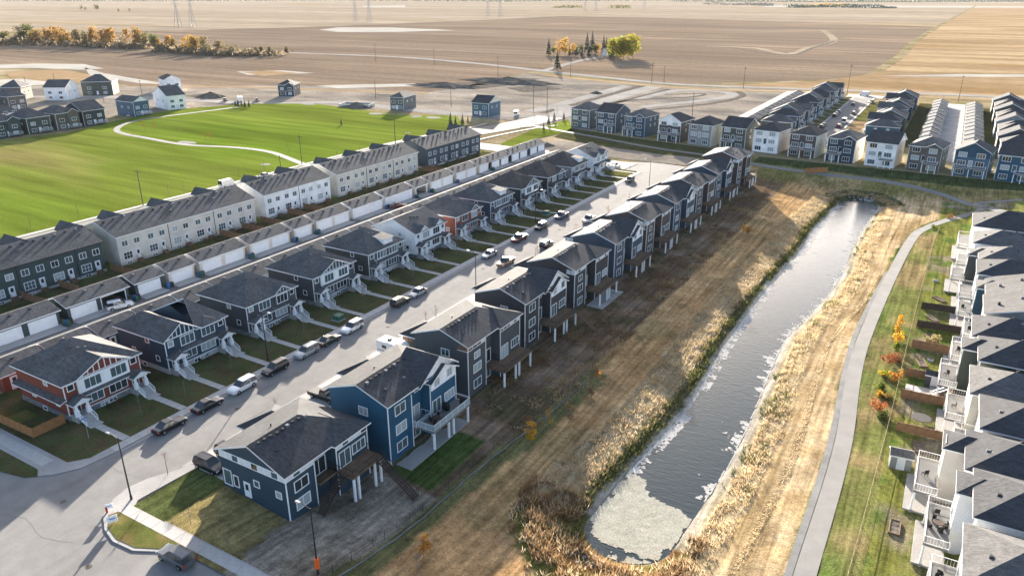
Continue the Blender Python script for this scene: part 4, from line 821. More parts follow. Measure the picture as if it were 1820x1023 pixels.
# silt fence and wire fence down the yard line
sf = [(-48.6, 41), (-48.1, 50.8), (-47.5, 70.7), (-45.6, 93.9), (-45.4, 125.2), (-44.9, 160), (-44.7, 192), (-44.3, 235)]
c_ = curve_pts(sf, 2.4); mf = MB(); rail = MB()
fe = ob('wire_fence', None, None, (0, 0, 0)); 
WM['fp'] = MB().tube((0, 0, -.2), (0, 0, 1.25), .035, n=5).mesh('post', 'black_metal')
for p in c_: ob('post', WM['fp'], fe, (p.x, p.y, Tz(p.x, p.y)))
for p, q in zip(c_, c_[1:]):
    for z in (.12, .66, 1.2): rail.tube((p.x, p.y, Tz(p.x, p.y) + z), (q.x, q.y, Tz(q.x, q.y) + z), .018, n=3)
rail.build('wires', 'black_metal', fe); tag(fe, 'black wire fence along the back of the pond row', 'fence')
c_ = curve_pts([(p[0] + .9, p[1]) for p in sf], 1.5); mf = MB()
for k, (p, q) in enumerate(zip(c_, c_[1:])):
    if p.y > 100: break
    z0, z1 = Tz(p.x, p.y), Tz(q.x, q.y); j = .08 * math.sin(k * 1.7)
    mf.tube((p.x + j, p.y, z0 + .1), (q.x + .08 * math.sin((k + 1) * 1.7), q.y, z1 + .1), .11, n=6)
tag(mf.build('sediment_sock', 'path_dark'), 'grey sediment sock lying along the wire fence', 'erosion sock')

# ------------------------------------------------------------------ three-storey houses along the far green belt
def row_c(j, x, y, W, wall, typ, label, acc=None, deck_k=1, roofm='shingle_dark', side=None):
    D, ev = 12.5, 8.3; h = House('belt_house', (x, y, 0), R(-90 - 8), W, D, wall, roofm)
    h.wall.box(-D, 0, 0, W, -.3, ev)
    if side: h.a(side).box(-D - .012, -.2, W - .3, W + .012, -.3, ev - .01)  # pale cladding colour paints the sunlit look onto the right-hand wall
    if typ == 'h': h.vol(-D, 0, 0, W, 0, ev, 'x', ('h', 'h'), .5, .5, box=False)
    elif typ == 's': h.vol(-D, 0, 0, W, 0, ev, 'y', ('g', 'g'), .5, .5, box=False)
    elif typ == 'g': h.vol(-D, 0, 0, W, 0, ev, 'x', ('h', 'g'), .55, .5, box=False, gable_m=acc)
    elif typ == 'b':
        h.vol(-D, 0, 0, W, 0, ev, 'x', ('h', 'h'), .48, .5, box=False); h.vol(-4, .5, W * .52, W - .1, -.2, ev - .05, 'x', ('n', 'g'), .5, .4)
    if acc and typ == 'g': h.a(acc).box(0, .03, 0, W, ev - 1.9, ev)
    fx = lambda a: .5 if (typ == 'b' and a > W * .52) else (.03 if (acc and typ == 'g') else 0)
    for q, z in enumerate((.5, 3.45, 6.2)):
        for a in (W * .22, W * .74):
            if q < 2 and a < W * .5 and deck_k == 1 and q == 0: h.win('F', a, z - .2, 1.8, 1.9, 2, name='patio_door', x=fx(a)); continue
            h.win('F', a, z + .1, 2.3, 1.45, 3, x=fx(a) if q == 2 or typ == 'b' else 0)
    h.win('F', W * .48, 3.2, 1.1, 2.0, 1, name='patio_door')
    for z in (3.9, 6.4): h.win('R', 5, z, .6, .9, 1); h.win('R', 9, z, .6, .9, 1)
    corner_trim(h, [(0, 0), (0, W)], 0, ev)
    if deck_k:
        y0, y1 = (.3, W * .56) if deck_k == 1 else ((W * .05, W * .95) if deck_k == 2 else (W * .5, W * .95))
        x0 = .52 if typ == 'b' else .04
        deck(h, x0, x0 + 2.2, y0, y1, 2.95, 'white_metal', 'path_grey'); posts(h, [(x0 + 2.0, y0 + .2), (x0 + 2.0, (y0 + y1) / 2), (x0 + 2.0, y1 - .2)], lambda a, b: -.3, 2.67)
    h.vents([(-D * .4, W * .45, ev + 1.7), (-D * .55, W * .6, ev + 1.6)]) if typ in 'hgb' else None
    h.done(label, 'house', 'houses along the far green belt')
C_ = [(-150.5, 311.4, 's_greyblue', 'h', None, 0, 'pale grey hipped house at the left end of the belt row'), (-136.3, 307.9, 's_navyslate', 's', None, 3, 'slate blue house with a broad dark roof, second of the belt row'),
      (-121.5, 304.4, 's_blue', 'b', None, 1, 'navy and grey house with a corner deck, third of the belt row'), (-104.5, 300.2, 's_charcoal', 'g', 's_white_siding', 2, 'black house under a white gable, fourth of the belt row'),
      (-91.0, 297.8, 's_grey_siding', 'h', None, 0, 'light grey house with rows of white windows, fifth of the belt row'), (-77.5, 297.2, 's_moss', 's', None, 1, 'dark green house with a bay, sixth of the belt row'),
      (-65.0, 296.6, 's_white_siding', 'h', None, 0, 'tall white house with a dark hipped roof, seventh of the belt row'), (-51.2, 294.8, 's_umber', 'h', None, 2, 'brown house with a white deck across it, eighth of the belt row'),
      (-37.5, 292.6, 's_navy', 'b', None, 1, 'navy house with a dark bay, ninth of the belt row'), (-24.2, 291.2, 's_white_siding', 's', None, 3, 'white house with a navy upper corner, tenth of the belt row'),
      (-10.8, 291, 's_taupe', 'b', None, 3, 'dark brown house with two gabled bays, eleventh of the belt row'), (3.2, 289.4, 's_steelblue', 'g', 's_blue', 2, 'teal gabled house with a full-width deck, twelfth of the belt row'),
      (15.6, 288, 's_teal', 's', None, 3, 'deep blue house at the right end of the belt row')]
for j, (x, y, w_, t_, ac, dk, lb) in enumerate(C_):
    row_c(j, x, y, 9.7 if j < 10 else 10.2, w_, t_, lb, ac, dk, 'shingle_dark' if j not in (0, 2, 8, 10, 7) else ('shingle_grey' if j != 7 else 'shingle_brown'), 's_cream' if j in (4, 6, 7, 8, 9) else None)

# ------------------------------------------------------------------ houses on the pond's other side, seen from above
def row_d(j, y, W, wall, label, D=15.5, ev=8.3, bump=None, x0=9.0, solar=False, roofm='shingle', typ='h', deckx=2.5):
    h = House('pondside_house', (x0, y + W, -2.55), math.pi, W, D, wall, roofm); g = lambda x, yy: -.3
    h.wall.box(-D, 0, 0, W, -.4, ev)
    h.vol(-D, 0, 0, W, 0, ev, 'x' if typ == 'h' else 'y', ('h', 'h') if typ == 'h' else ('g', 'g'), .46 if typ == 'h' else .3, .45, box=False)
    if bump: h.vol(-2, bump, .4, W * .5, -.3, ev - .6, 'x', ('n', 'h'), .46, .4)
    for z in (.6, 3.4, 6.1): h.win('F', W * .75, z, 2.2, 1.3, 3); h.win('F', W * .3, z - .3, 2.0, 1.9, 2, x=bump or 0)
    for a in (3, 7.5): h.win('R', a, 6.4, .9, .7, 1); h.win('R', a + 1, 3.6, .9, .7, 1)
    b0 = (bump or 0) + .04; deck(h, b0, b0 + deckx, .5, W - .5, 2.95, 'white_metal', 'path_grey'); posts(h, [(b0 + deckx - .2, .7), (b0 + deckx - .2, W - .7)], g, 2.67)
    MB().box(b0, b0 + 3.2, .5, W - .5, -.2, .06).build('patio', 'concrete_old', h.e)
    zr = ev + .2 + .46 * W / 2
    h.vents([(-W * .55 - 1.2 * k, W * .5 + (.8 if k % 2 else -1.2), zr - .55) for k in range(4)]); h.vents([(-1.8, W * .62, ev + .9)])
    if solar: MB().box(-11, -9, W * .62, W * .82, 0, .12).build('skylight', 'sky_glass', h.e).location.z = zr - 1.35
    h.done(label, 'house', 'houses on the pond\'s other side')
DY = [68.6, 79.6, 89.6, 99.9, 110.4, 121, 131.5, 142, 153, 163.7, 174.6, 186, 199.5]
DW = ['s_grey_siding', 's_white_siding', 's_beige', 's_grey_siding', 's_cream', 's_moss', 's_beige', 's_grey_siding', 's_blue', 's_grey_siding', 's_slate', 's_white_siding', 's_white_siding']
for j, y in enumerate(DY):
    row_d(j, y, 9.3 if j < 12 else 12.5, DW[j], '%s house with a hipped roof across the pond, %s from the bottom corner' % ({'s_white_siding': 'white', 's_cream': 'cream', 's_beige': 'beige', 's_grey_siding': 'grey', 's_moss': 'green grey', 's_blue': 'blue', 's_slate': 'slate grey'}[DW[j]], ORD[j]),
          bump={1: 1.6, 2: 2.4, 5: 2.2, 8: 1.5, 10: 2.0}.get(j), x0=9.3 + (0, .8, 0, 1.4, .3, 1.2, .4, 2.0, 2.4, .9, 1.3, .2, 0)[j], ev=(8.3, 8.6, 8.1, 8.5, 8.0, 8.7, 8.2, 8.5, 8.3, 8.6, 8.2, 8.5, 8.8)[j], typ='y' if j in (7, 8) else 'h', solar=(j == 1), roofm=('shingle', 'shingle_dark', 'shingle_dark', 'shingle_dark', 'shingle', 'shingle_dark', 'shingle_dark', 'shingle', 'shingle', 'shingle_dark', 'shingle', 'shingle', 'shingle_dark')[j])

# ------------------------------------------------------------------ streets behind the belt row
def small_house(name, loc, rz, W, D, wall, roofm, label, group, ev=6.0, typ='h', porch_=False, deck_=False, acc=None, gar=False, fascia='fascia', rows=2, slope=.5):
    h = House(name, loc, rz, W, D, wall, roofm, far=True, fascia=fascia); h.wall.box(-D, 0, 0, W, -.3, ev)
    e = {'h': ('x', ('h', 'h')), 'g': ('x', ('h', 'g')), 's': ('y', ('g', 'g')), 'b': ('x', ('h', 'h')), 'x': ('x', ('g', 'g')), 'hy': ('y', ('h', 'h'))}[typ]
    h.vol(-D, 0, 0, W, 0, ev, e[0], e[1], slope, .45, box=False, gable_m=acc)
    if typ == 'b': h.vol(-3.5, .5, W * .5, W - .2, 0, ev - .1, 'x', ('n', 'g'), .6, .35, gable_m=acc)
    for q in range(rows):
        z = .8 + 2.75 * q
        for a in (W * .25, W * .75): h.win('F', a, z, min(1.9, W * .24), 1.3, 3 if q == 0 else 2, x=.5 if (typ == 'b' and a > W / 2) else 0)
    for f in 'LR':
        for a in (D * .3, D * .68): h.win(f, a, 3.8, .9, .9, 1)
    corner_trim(h, [(0, 0), (0, W)], 0, ev)
    if porch_:
        x = 1.5; MB().box(.02, x, .2, W * .45, -.1, .8).box(x, x + 1.2, .6, W * .35, -.1, .4).build('porch_floor', 'concrete', h.e)
        for y in (.4, W * .42): MB().box(x - .3, x - .05, y - .12, y + .12, .8, 2.8).build('column', 'trim', h.e)
        p = MB(); p.roof([[(-.02, .0, 3.5), (x + .2, .0, 2.85), (x + .2, W * .5, 2.85), (-.02, W * .5, 3.5)]], .14); p.build('porch_roof', [roofm, 'fascia'], h.e)
    if deck_: deck(h, .02, 2.4, W * .45, W * .95, 1.0, 'white_metal', 'path_grey')
    if gar:
        MB().box(.004, .06, .6, W * .5, 0, 2.3).build('garage_door', gar, h.e)
        p = MB(); p.roof([[(-.02, .1, 3.5), (.9, .1, 3.0), (.9, W - .1, 3.0), (-.02, W - .1, 3.5)]], .14); p.build('canopy', [roofm, 'fascia'], h.e)
    h.door('F', W * .5, .3); h.done(label, 'house', group); return h
def small_garage(loc, rz, W, D, wall, roofm, label, group, axis='y'):
    h = House('street_garage', loc, rz, W, D, wall, roofm, far=True); h.vol(-D, 0, 0, W, -.1, 2.7, axis, ('g', 'g'), .38, .35)
    MB().box(.004, .06, .7, W - .7, 0, 2.3).build('garage_door', 'door_white', h.e); h.done(label, 'garage', group)
pal = ['s_moss', 's_navyslate', 's_grey_siding', 's_slate', 's_greyblue', 's_blue', 's_charcoal', 's_moss', 's_slate', 's_grey_siding', 's_navy', 's_greyblue']
cn = {'s_moss': 'dark green', 's_navyslate': 'slate blue', 's_grey_siding': 'grey', 's_slate': 'charcoal', 's_greyblue': 'blue grey', 's_blue': 'blue', 's_charcoal': 'black', 's_navy': 'navy', 's_umber': 'brown', 's_taupe': 'taupe', 's_white_siding': 'white', 's_pine': 'dark pine green', 's_steelblue': 'steel blue', 's_cream': 'cream', 's_beige': 'beige', 's_dark_slate': 'dark grey', 's_teal': 'teal'}
for k in range(12):
    y = 336 + 12.8 * k; w_ = pal[k % 12]
    small_house('street_house', (-58.5 + (0, .8, -.6, .3)[k % 4], y, 0), 0, 9.4, 12.5 + (k % 3) * .6, w_, 'shingle_dark' if k % 3 else 'shingle', '%s house facing the street behind the belt row, %s along its west side' % (cn[w_], ORD[k]), 'houses on the street behind the belt', typ=('b', 'h', 's', 'g')[k % 4], ev=5.8 + .35 * (k * 7 % 4), porch_=True)
    structure(sheet('front_lawn', rect(-58, -52.8, y - .3, y + 10.9), .012, 'lawn_fresh'))
    structure(MB().box(-56, -52.6, y + 1, y + 2.2, -.1, .03).build('front_walk', 'concrete'))
for k in range(14):
    y = 338 + 10.4 * k; w_ = pal[(k * 5) % 12]; small_garage((-84.5, y, 0), math.pi, 7.4, 6.6, w_, 'shingle', '%s garage along the bare lots, %s from the belt row' % (cn[w_], ORD[k]), 'garages beside the bare lots')
strip('back_lane', [(-88.5, 330), (-88.5, 500)], 7, .004, 'concrete_old', base=0, step=20)
strip('far_street', [(-47, 312), (-47, 505)], 9.5, .0, 'asphalt', base=0, step=20, th=.05); strip('far_street', [(-47, 489), (-47, 504)], 20, .003, 'concrete_old', base=0, step=4, th=.05)
for xx in (-52.2, -41.4): strip('far_sidewalk', [(xx, 322), (xx, 496)], 1.1, .04, 'concrete', base=0, step=20)
for k in range(10):
    y = 345 + 13 * k; w_ = pal[(k + 5) % 12]
    small_house('street_house', (-30.5 + (0, -.7, .5)[k % 3], y + 10, 0), math.pi, 9.2, 12.5, w_, 'shingle_dark' if k % 2 else 'shingle', '%s house facing the street behind the belt row, %s along its east side' % (cn[w_], ORD[k]), 'houses on the street behind the belt', typ=('h', 'g', 's')[k % 3], ev=5.7 + .4 * (k * 5 % 3), porch_=True)
    structure(sheet('front_lawn', rect(-40.6, -32.2, y, y + 10.5), .012, 'field_gold' if k < 4 else 'lawn_fresh'))
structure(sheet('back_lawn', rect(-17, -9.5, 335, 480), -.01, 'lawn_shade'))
for k in range(13):
    y = 322 + 11.8 * k; w_ = pal[(k * 7 + 2) % 12]; small_garage((-3.4, y, 0), 0, 7.4, 6.6, w_, 'shingle', '%s garage on the west side of the paved lane, %s from the belt row' % (cn[w_], ORD[k]), 'garages on the paved lane')
strip('paved_lane', [(1, 312), (1, 486)], 8.4, .0, 'concrete_old', base=0, step=20, th=.05)
for k in range(13):
    y = 324 + 11.2 * k; w_ = pal[(k * 5 + 3) % 12]; small_garage((5.6, y + 8.8, 0), math.pi, 7.4, 6.8, w_, 'shingle', '%s garage on the east side of the paved lane, %s from the belt row' % (cn[w_], ORD[k]), 'garages on the paved lane')
for k in range(11):
    y = 326 + 13 * k; w_ = pal[(k * 5 + 1) % 12]
    small_house('street_house', (30.5 - (0, 1, .4)[k % 3], y, 0), 0, 10.2, 13, w_, 'shingle_dark', '%s house at the right edge behind the belt row, %s from the belt' % (cn[w_], ORD[k]), 'houses at the right edge', typ=('h', 's', 'g')[k % 3], ev=6 + .4 * (k % 3))
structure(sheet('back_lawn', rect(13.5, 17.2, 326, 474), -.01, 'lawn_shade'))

# ------------------------------------------------------------------ houses round the park
P_ = [('park_house', (-345.5, 161.5, 0), 0, 10.5, 's_pine', 'b', 'dark green house with a lit gable at the left edge of the park', 6.2, 1), ('park_house', (-344.5, 174.3, 0), 0, 10, 's_moss', 'hy', 'dark grey green house with a white deck beside the park', 6.2, 1),
      ('park_house', (-343.5, 186.3, 0), 0, 10.5, 's_taupe', 'b', 'brown house with a stone gable beside the park', 6.6, 1), ('park_house', (-343.8, 198.8, 0), 0, 10.6, 's_dark_slate', 's', 'dark slate house with a white deck at the end of the park row', 6.2, 1),
      ('park_house', (-350, 228.5, 0), 0, 8.5, 's_steelblue', 'x', 'bright blue gabled house beside the park path', 6.4, 1), ('park_house', (-356, 252, 0), R(-12), 9.5, 's_white_siding', 's', 'long white house beside the park path', 6.4, 0),
      ('park_house', (-450, 241, 0), R(-58), 12, 's_white_siding', 's', 'white gabled house behind the brown park house', 6.4, 0), ('park_house', (-452, 264, 0), R(-47), 17, 's_moss', 'hy', 'big green grey house above the blue park house', 7.2, 0),
      ('park_house', (-433, 196, 0), 0, 10, 's_dark_slate', 'hy', 'dark house at the left edge behind the park row', 6.4, 0), ('park_house', (-425, 208.5, 0), 0, 9, 's_taupe', 'hy', 'brown house at the left edge behind the park row', 6.4, 0),
      ('park_house', (-388, 186, 0), 0, 8, 's_white_siding', 'hy', 'small white house tucked behind the park row', 4.2, 0), ('park_house', (-424, 300, 0), R(-25), 9.5, 's_white_siding', 'g', 'house wrapped in white sheeting behind the long white one', 6.6, 0),
      ('park_house', (-414, 158, 0), 0, 10, 's_pine', 'hy', 'dark green house behind the park row at the frame edge', 6.4, 0),
      ('park_house', (-400, 172, 0), 0, 10, 's_dark_slate', 's', 'dark gabled house behind the first park houses', 6.6, 0), ('park_house', (-471, 228, 0), R(-50), 11, 's_taupe', 'hy', 'brown hipped house at the far left edge', 6.4, 0), ('park_house', (-455, 205, 0), R(-30), 10, 's_greyblue', 's', 'blue grey house at the far left edge', 6.4, 0), ('park_house', (-345.8, 149, 0), 0, 10.4, 's_slate', 'hy', 'slate house cut by the left edge of the frame beside the park', 6.6, 1)]
for n_, l_, r_, W_, w_, t_, lb, ev_, dk in P_:
    h_ = small_house(n_, l_, r_, W_, 14 if 'long' not in lb else 17, w_, 'shingle' if 'wrapped' not in lb else 'shingle_dark', lb, 'houses round the park', ev=ev_ + (.7 if ev_ > 5 else 0), typ=t_, deck_=bool(dk), acc='s_white_siding' if lb.startswith('bright') else ('s_taupe' if 'stone' in lb else None))
small_house('park_house', (-349.5, 322, 0), R(-62), 9.6, 12, 's_navy', 'shingle_dark', 'dark blue house with a white-trimmed gable alone past the park', 'houses round the park', ev=6.4, typ='b', gar='door_dark')
small_house('park_house', (-256, 311.3, 0), R(-78), 7.8, 15, 's_greyblue', 'shingle_grey', 'grey unfinished house at the top edge of the park', 'houses round the park', ev=6.6, typ='h')
h_ = small_house('park_house', (-208.3, 316.8, 0), R(-88), 9.6, 12, 's_steelblue', 'shingle_dark', 'blue house by the collector road at the park corner', 'houses round the park', ev=6.4, typ='s', acc='s_cream')
# cellar walls of a house not yet built
bw = MB(); bx0, by0 = -287, 306
for a_, b_ in (((0, 0), (16, 5)), ((16, 5), (13, 14)), ((13, 14), (-3, 9)), ((-3, 9), (0, 0))):
    p, q = Vector((bx0 + a_[0], by0 + a_[1], 0)), Vector((bx0 + b_[0], by0 + b_[1], 0)); d = (q - p).normalized(); n = Vector((-d.y, d.x, 0)) * .2
    bw.extrude([tuple(p - n + Vector((0, 0, 1.4))), tuple(q - n + Vector((0, 0, 1.4))), tuple(q + n + Vector((0, 0, 1.4))), tuple(p + n + Vector((0, 0, 1.4)))], 1.6)
tag(bw.build('cellar_wall', 'foundation'), 'open concrete cellar walls at the top edge of the park', 'foundation')

# ------------------------------------------------------------------ vehicles
def car_proto(kind):
    """parts of a vehicle, nose towards +y, origin on the ground"""
    L, Wd = {'suv': (4.7, 1.86), 'sedan': (4.75, 1.8), 'pickup': (5.6, 1.95), 'van': (5.9, 2.05)}[kind]; hw = Wd / 2
    zb, zs = (.30, .98) if kind in ('suv', 'pickup') else ((.26, .84) if kind == 'sedan' else (.3, 1.15)); top = {'suv': 1.68, 'sedan': 1.45, 'pickup': 1.82, 'van': 2.45}[kind]
    prof = {'suv': [(-.5, .9), (-.47, 1), (.18, 1), (.38, .93), (.48, .78), (.5, .6)], 'sedan': [(-.5, .82), (-.46, .98), (.15, 1), (.36, .92), (.47, .78), (.5, .6)],
            'pickup': [(-.5, 1), (-.49, 1), (.2, 1), (.4, .97), (.49, .88), (.5, .6)], 'van': [(-.5, 1), (-.49, 1), (.25, 1), (.42, .86), (.49, .7), (.5, .55)]}[kind]
    b = MB(); st = []
    for (t, k) in prof:
        y = t * L; z1 = zb + (zs - zb) * k; nw = hw * (1 - .16 * max(0, abs(t) - .4) / .1)
        st.append([(-nw * .96, y, zb), (-nw, y, zb + .2), (-nw, y, z1 - .12), (-nw * .9, y, z1), (nw * .9, y, z1), (nw, y, z1 - .12), (nw, y, zb + .2), (nw * .96, y, zb)])
    for r in st: b.v += r
    n = 8
    for i in range(len(st) - 1):
        for k in range(n): a = i * n + k; a2 = i * n + (k + 1) % n; b.f.append((a, a2, a2 + n, a + n)); b.m.append(0)
    b.f.append(tuple(range(n))[::-1]); b.m.append(0); b.f.append(tuple(range((len(st) - 1) * n, len(st) * n))); b.m.append(0)
    c0, c1, r0, r1 = {'suv': (-.49, .22, -.44, .06), 'sedan': (-.36, .22, -.20, .07), 'pickup': (-.08, .24, -.05, .12), 'van': (-.49, .38, -.485, .22)}[kind]
    g = MB(); rf = MB(); zg = zs - .02; gi = hw * .9; ri = hw * (.74 if kind != 'van' else .86)
    lo = [(-gi, c0 * L, zg), (gi, c0 * L, zg), (gi, c1 * L, zg), (-gi, c1 * L, zg)]; hi = [(-ri, r0 * L, top - .07), (ri, r0 * L, top - .07), (ri, r1 * L, top - .07), (-ri, r1 * L, top - .07)]
    g.v = lo + hi; g.f = [(0, 1, 5, 4), (1, 2, 6, 5), (2, 3, 7, 6), (3, 0, 4, 7)]; g.m = [0, 1 if kind == 'van' else 0, 0, 1 if kind == 'van' else 0]
    rf.taper(0, (r0 + r1) / 2 * L, top - .072, top, ri + .02, (r1 - r0) / 2 * L + .04, ri - .1, (r1 - r0) / 2 * L - .12)
    for t in ((c0 * .6 + c1 * .4), (c0 * .2 + c1 * .8)) if kind != 'van' else ():      # door pillars
        for s in (-1, 1): rf.tube((s * gi, t * L, zg), (s * ri, (r0 * .55 + r1 * .45 if t < .1 else r1 * .93) * L, top - .06), .045, n=4)
    if kind == 'pickup': rf.box(-hw * .9, hw * .9, -.47 * L, -.12 * L, zs - .005, zs + .012, 1)
    if kind == 'suv':
        for s in (-1, 1): rf.tube((s * ri * .85, r0 * L + .2, top + .05), (s * ri * .85, r1 * L - .2, top + .05), .025, n=4)
    w = MB().tube((-.11, 0, 0), (.11, 0, 0), .345, n=14); rim = MB().tube((-.118, 0, 0), (.118, 0, 0), .2, n=10)
    return dict(L=L, hw=hw, zs=zs, body=b, glass=g, roof=rf, wheel=w.mesh('wheel', 'tyre'), rim=rim.mesh('rim', 'rim'), hl=MB().box(-.2, .2, -.06, .05, -.09, .09).mesh('headlight', 'lamp_clear'), tl=MB().box(-.11, .11, -.05, .06, -.16, .16).mesh('taillight', 'lamp_red'), cache={})
CP = {k: car_proto(k) for k in ('suv', 'sedan', 'pickup', 'van')}
def vehicle(kind, paint, xy, rz, label, group, z=None):
    p = CP[kind]
    if paint not in p['cache']: p['cache'][paint] = (p['body'].mesh('body', paint, False), p['glass'].mesh('windows', ['glass_dark', paint]), p['roof'].mesh('roof', [paint, 'rubber_dark']))
    bm, gm_, rm = p['cache'][paint]; x, y = xy
    e = ob({'suv': 'parked_suv', 'sedan': 'parked_sedan', 'pickup': 'parked_pickup', 'van': 'parked_van'}[kind], None, None, (x, y, gz(x, y) - .12 if z is None else z), rz)
    ob('body', bm, e); ob('windows', gm_, e); ob('roof', rm, e)
    for sx in (-1, 1):
        for t in (-.31, .31): w = ob('wheel', p['wheel'], e, (sx * (p['hw'] - .1), t * p['L'], .345)); ob('rim', p['rim'], w)
        ob('headlight', p['hl'], e, (sx * p['hw'] * .66, p['L'] * .485, p['zs'] * .72)); ob('taillight', p['tl'], e, (sx * p['hw'] * .8, -p['L'] * .49, p['zs'] * .8))
    return tag(e, label, {'suv': 'car', 'sedan': 'car', 'pickup': 'truck', 'van': 'van'}[kind], group)
cl = 'cars parked along the kerb'; XL = -87.3
for y, k, p, r, lb in [(53.6, 'sedan', 'paint_black', 0, 'black sedan parked nearest the corner lamp, in front of the red duplex'), (60.0, 'sedan', 'paint_black', 0, 'black sedan parked just ahead of the first white one'), (66.5, 'suv', 'paint_white', math.pi, 'white car parked in front of the navy duplex'),
                       (73.2, 'suv', 'paint_black', math.pi, 'black minivan parked between two white cars'), (80.2, 'suv', 'paint_silver', math.pi, 'silver wagon parked ahead of the black minivan'), (85.6, 'sedan', 'paint_green', 0, 'dark sedan parked before the green utility box'), (91.7, 'suv', 'paint_white', math.pi, 'white car parked beside the green utility box'),
                       (105.7, 'suv', 'paint_green', 0, 'dark green car parked behind the silver sedan'), (111.5, 'sedan', 'paint_silver', math.pi, 'silver sedan parked in front of the dark green duplex'), (139, 'sedan', 'paint_silver', math.pi, 'grey sedan parked alone before the brick red duplex'),
                       (153, 'pickup', 'paint_red', math.pi, 'dark red pickup parked on the shaded kerb'), (164.3, 'suv', 'paint_black', math.pi, 'black car parked between the red and the blue pickup'), (176.3, 'pickup', 'paint_blue', math.pi, 'blue pickup parked on the shaded kerb')]:
    vehicle(k, p, (XL, y), r, lb, cl)
for xy, k, p, r, lb in [((-79.3, 152.3), 'suv', 'paint_black', 0, 'black car parked on the sunlit kerb of the pond row'), ((-81.2, 136.2), 'pickup', 'paint_tan', math.pi, 'tan truck driving in the sunlit lane'), ((-79.4, 177), 'pickup', 'paint_silver', math.pi, 'pale pickup on the sunlit kerb'),
                        ((-87, 225), 'suv', 'paint_black', math.pi, 'black car near the bend at the end of the street'), ((-100.5, 243.5), 'sedan', 'paint_white', R(75), 'white car parked by the white end duplex')]:
    vehicle(k, p, xy, r, lb, cl)
vehicle('suv', 'paint_black', (-74.2, 49.9), R(-90), 'black SUV in the corner driveway beside the lawn', 'cars in driveways', .03); vehicle('suv', 'paint_black', (-74.0, 53.0), R(-90), 'black car in the corner driveway, farther of the two', 'cars in driveways', .03)
vehicle('pickup', 'paint_black', (-74.0, 70.6), R(-90), 'black pickup in the driveway of the teal house', 'cars in driveways', .03)
vehicle('suv', 'paint_grey', (-63.6, 36.9), R(90), 'dark grey SUV at the kerb beside the corner grass', cl, -.12); vehicle('suv', 'paint_white', (-73.4, 204.3), R(-90), 'pale car in a driveway near the end of the street', 'cars in driveways', .03)
vehicle('suv', 'paint_black', (-73.4, 165.4), R(-90), 'black car in a driveway halfway down the street', 'cars in driveways', .03)
vehicle('suv', 'paint_white', (-133.2, 76.5), R(-25), 'white SUV by the open garage on the lane', 'cars on the lane', -.03); vehicle('sedan', 'paint_red', (-132.4, 161.8), R(-40), 'dark red car by the cream open garage', 'cars on the lane', -.03)
vehicle('van', 'paint_white', (-194.4, 154), 0, 'white delivery van on the street behind the terraces', 'cars behind the terraces', -.02); vehicle('sedan', 'paint_silver', (-194.4, 169.5), 0, 'silver car parked beyond the white van', 'cars behind the terraces', -.02)
for xy, k, p, r, lb in [((-358.0, 289.9), 'pickup', 'paint_black', R(60), 'black pickup left of the white trailer past the park'), ((-342.3, 299.0), 'pickup', 'paint_grey', R(60), 'grey pickup right of the white trailer past the park'), ((-50.6, 366), 'suv', 'paint_black', 0, 'black car on the far street, nearest the belt row'),
                        ((-50.6, 372.5), 'sedan', 'paint_grey', 0, 'grey car on the far street, second from the belt row'), ((-43.8, 371), 'suv', 'paint_red', 0, 'dark red car on the far street opposite the grey one'), ((-43.6, 386), 'van', 'paint_white', 0, 'white van on the far street'),
                        ((-50.6, 404), 'suv', 'paint_black', 0, 'black car in the far street row, nearest'), ((-50.6, 411), 'sedan', 'paint_silver', 0, 'silver car in the far street row'), ((-50.6, 419), 'sedan', 'paint_blue', 0, 'blue car in the far street row, farthest'),
                        ((-43.4, 417), 'suv', 'paint_grey', 0, 'grey SUV on the east kerb of the far street'), ((-48, 452), 'sedan', 'paint_black', 0, 'black car alone near the end of the far street'), ((-40, 465), 'pickup', 'paint_grey', R(30), 'grey pickup at the end of the far street'), ((-48, 500), 'van', 'paint_white', R(80), 'pale van across the head of the far street'),
                        ((-189.1, 328.1), 'van', 'paint_white', R(20), 'white truck on the collector road by the blue house'), ((13.2, 300), 'sedan', 'paint_white', R(90), 'white car beside the deep blue end house'), ((-354.8, 229.1), 'sedan', 'paint_white', R(30), 'white car behind the park row')]:
    vehicle(k, p, xy, r, lb, 'vehicles in the distance', 0.0)
# travel trailer in a driveway
def trailer(loc, rz, label, L=5.4):
    e = ob('travel_trailer', None, None, loc, rz); b = MB(); hw = 1.15
    pr = [(-L / 2, .5), (L / 2 - .5, .5), (L / 2, 1.1), (L / 2 - .15, 1.9), (L / 2 - .9, 2.7), (-L / 2 + .2, 2.75), (-L / 2, 2.5)]
    for s in (-1, 1): b.poly([(s * hw, y, z) for y, z in (pr if s > 0 else pr[::-1])])
    for (a, c), (d, f) in zip(pr, pr[1:] + pr[:1]): b.poly([(-hw, a, c), (-hw, d, f), (hw, d, f), (hw, a, c)])
    b.build('body', 'paint_white', e)
    for s in (-1, 1):
        for y in (-1.5, .3): MB().box(s * (hw + .01) - .015, s * (hw + .01) + .015, y, y + .9, 1.5, 2.1).build('window', 'glass_dark', e)
        MB().box(s * (hw + .008) - .01, s * (hw + .008) + .01, -L / 2 + .1, L / 2 - .3, .95, 1.12).build('stripe', 'paint_grey', e); ob('wheel', CP['suv']['wheel'], e, (s * (hw - .1), -.4, .345))
    MB().box(-.3, .3, -1, -.4, 2.75, 2.98).build('roof_unit', 'rubber_dark', e); MB().tube((0, L / 2 - .2, .55), (0, L / 2 + 1.1, .55), .06).build('hitch', 'black_metal', e); MB().tube((0, L / 2 + .5, .55), (0, L / 2 + .5, 1.0), .15).build('gas_bottle', 'white_metal', e)
    return tag(e, label, 'trailer')
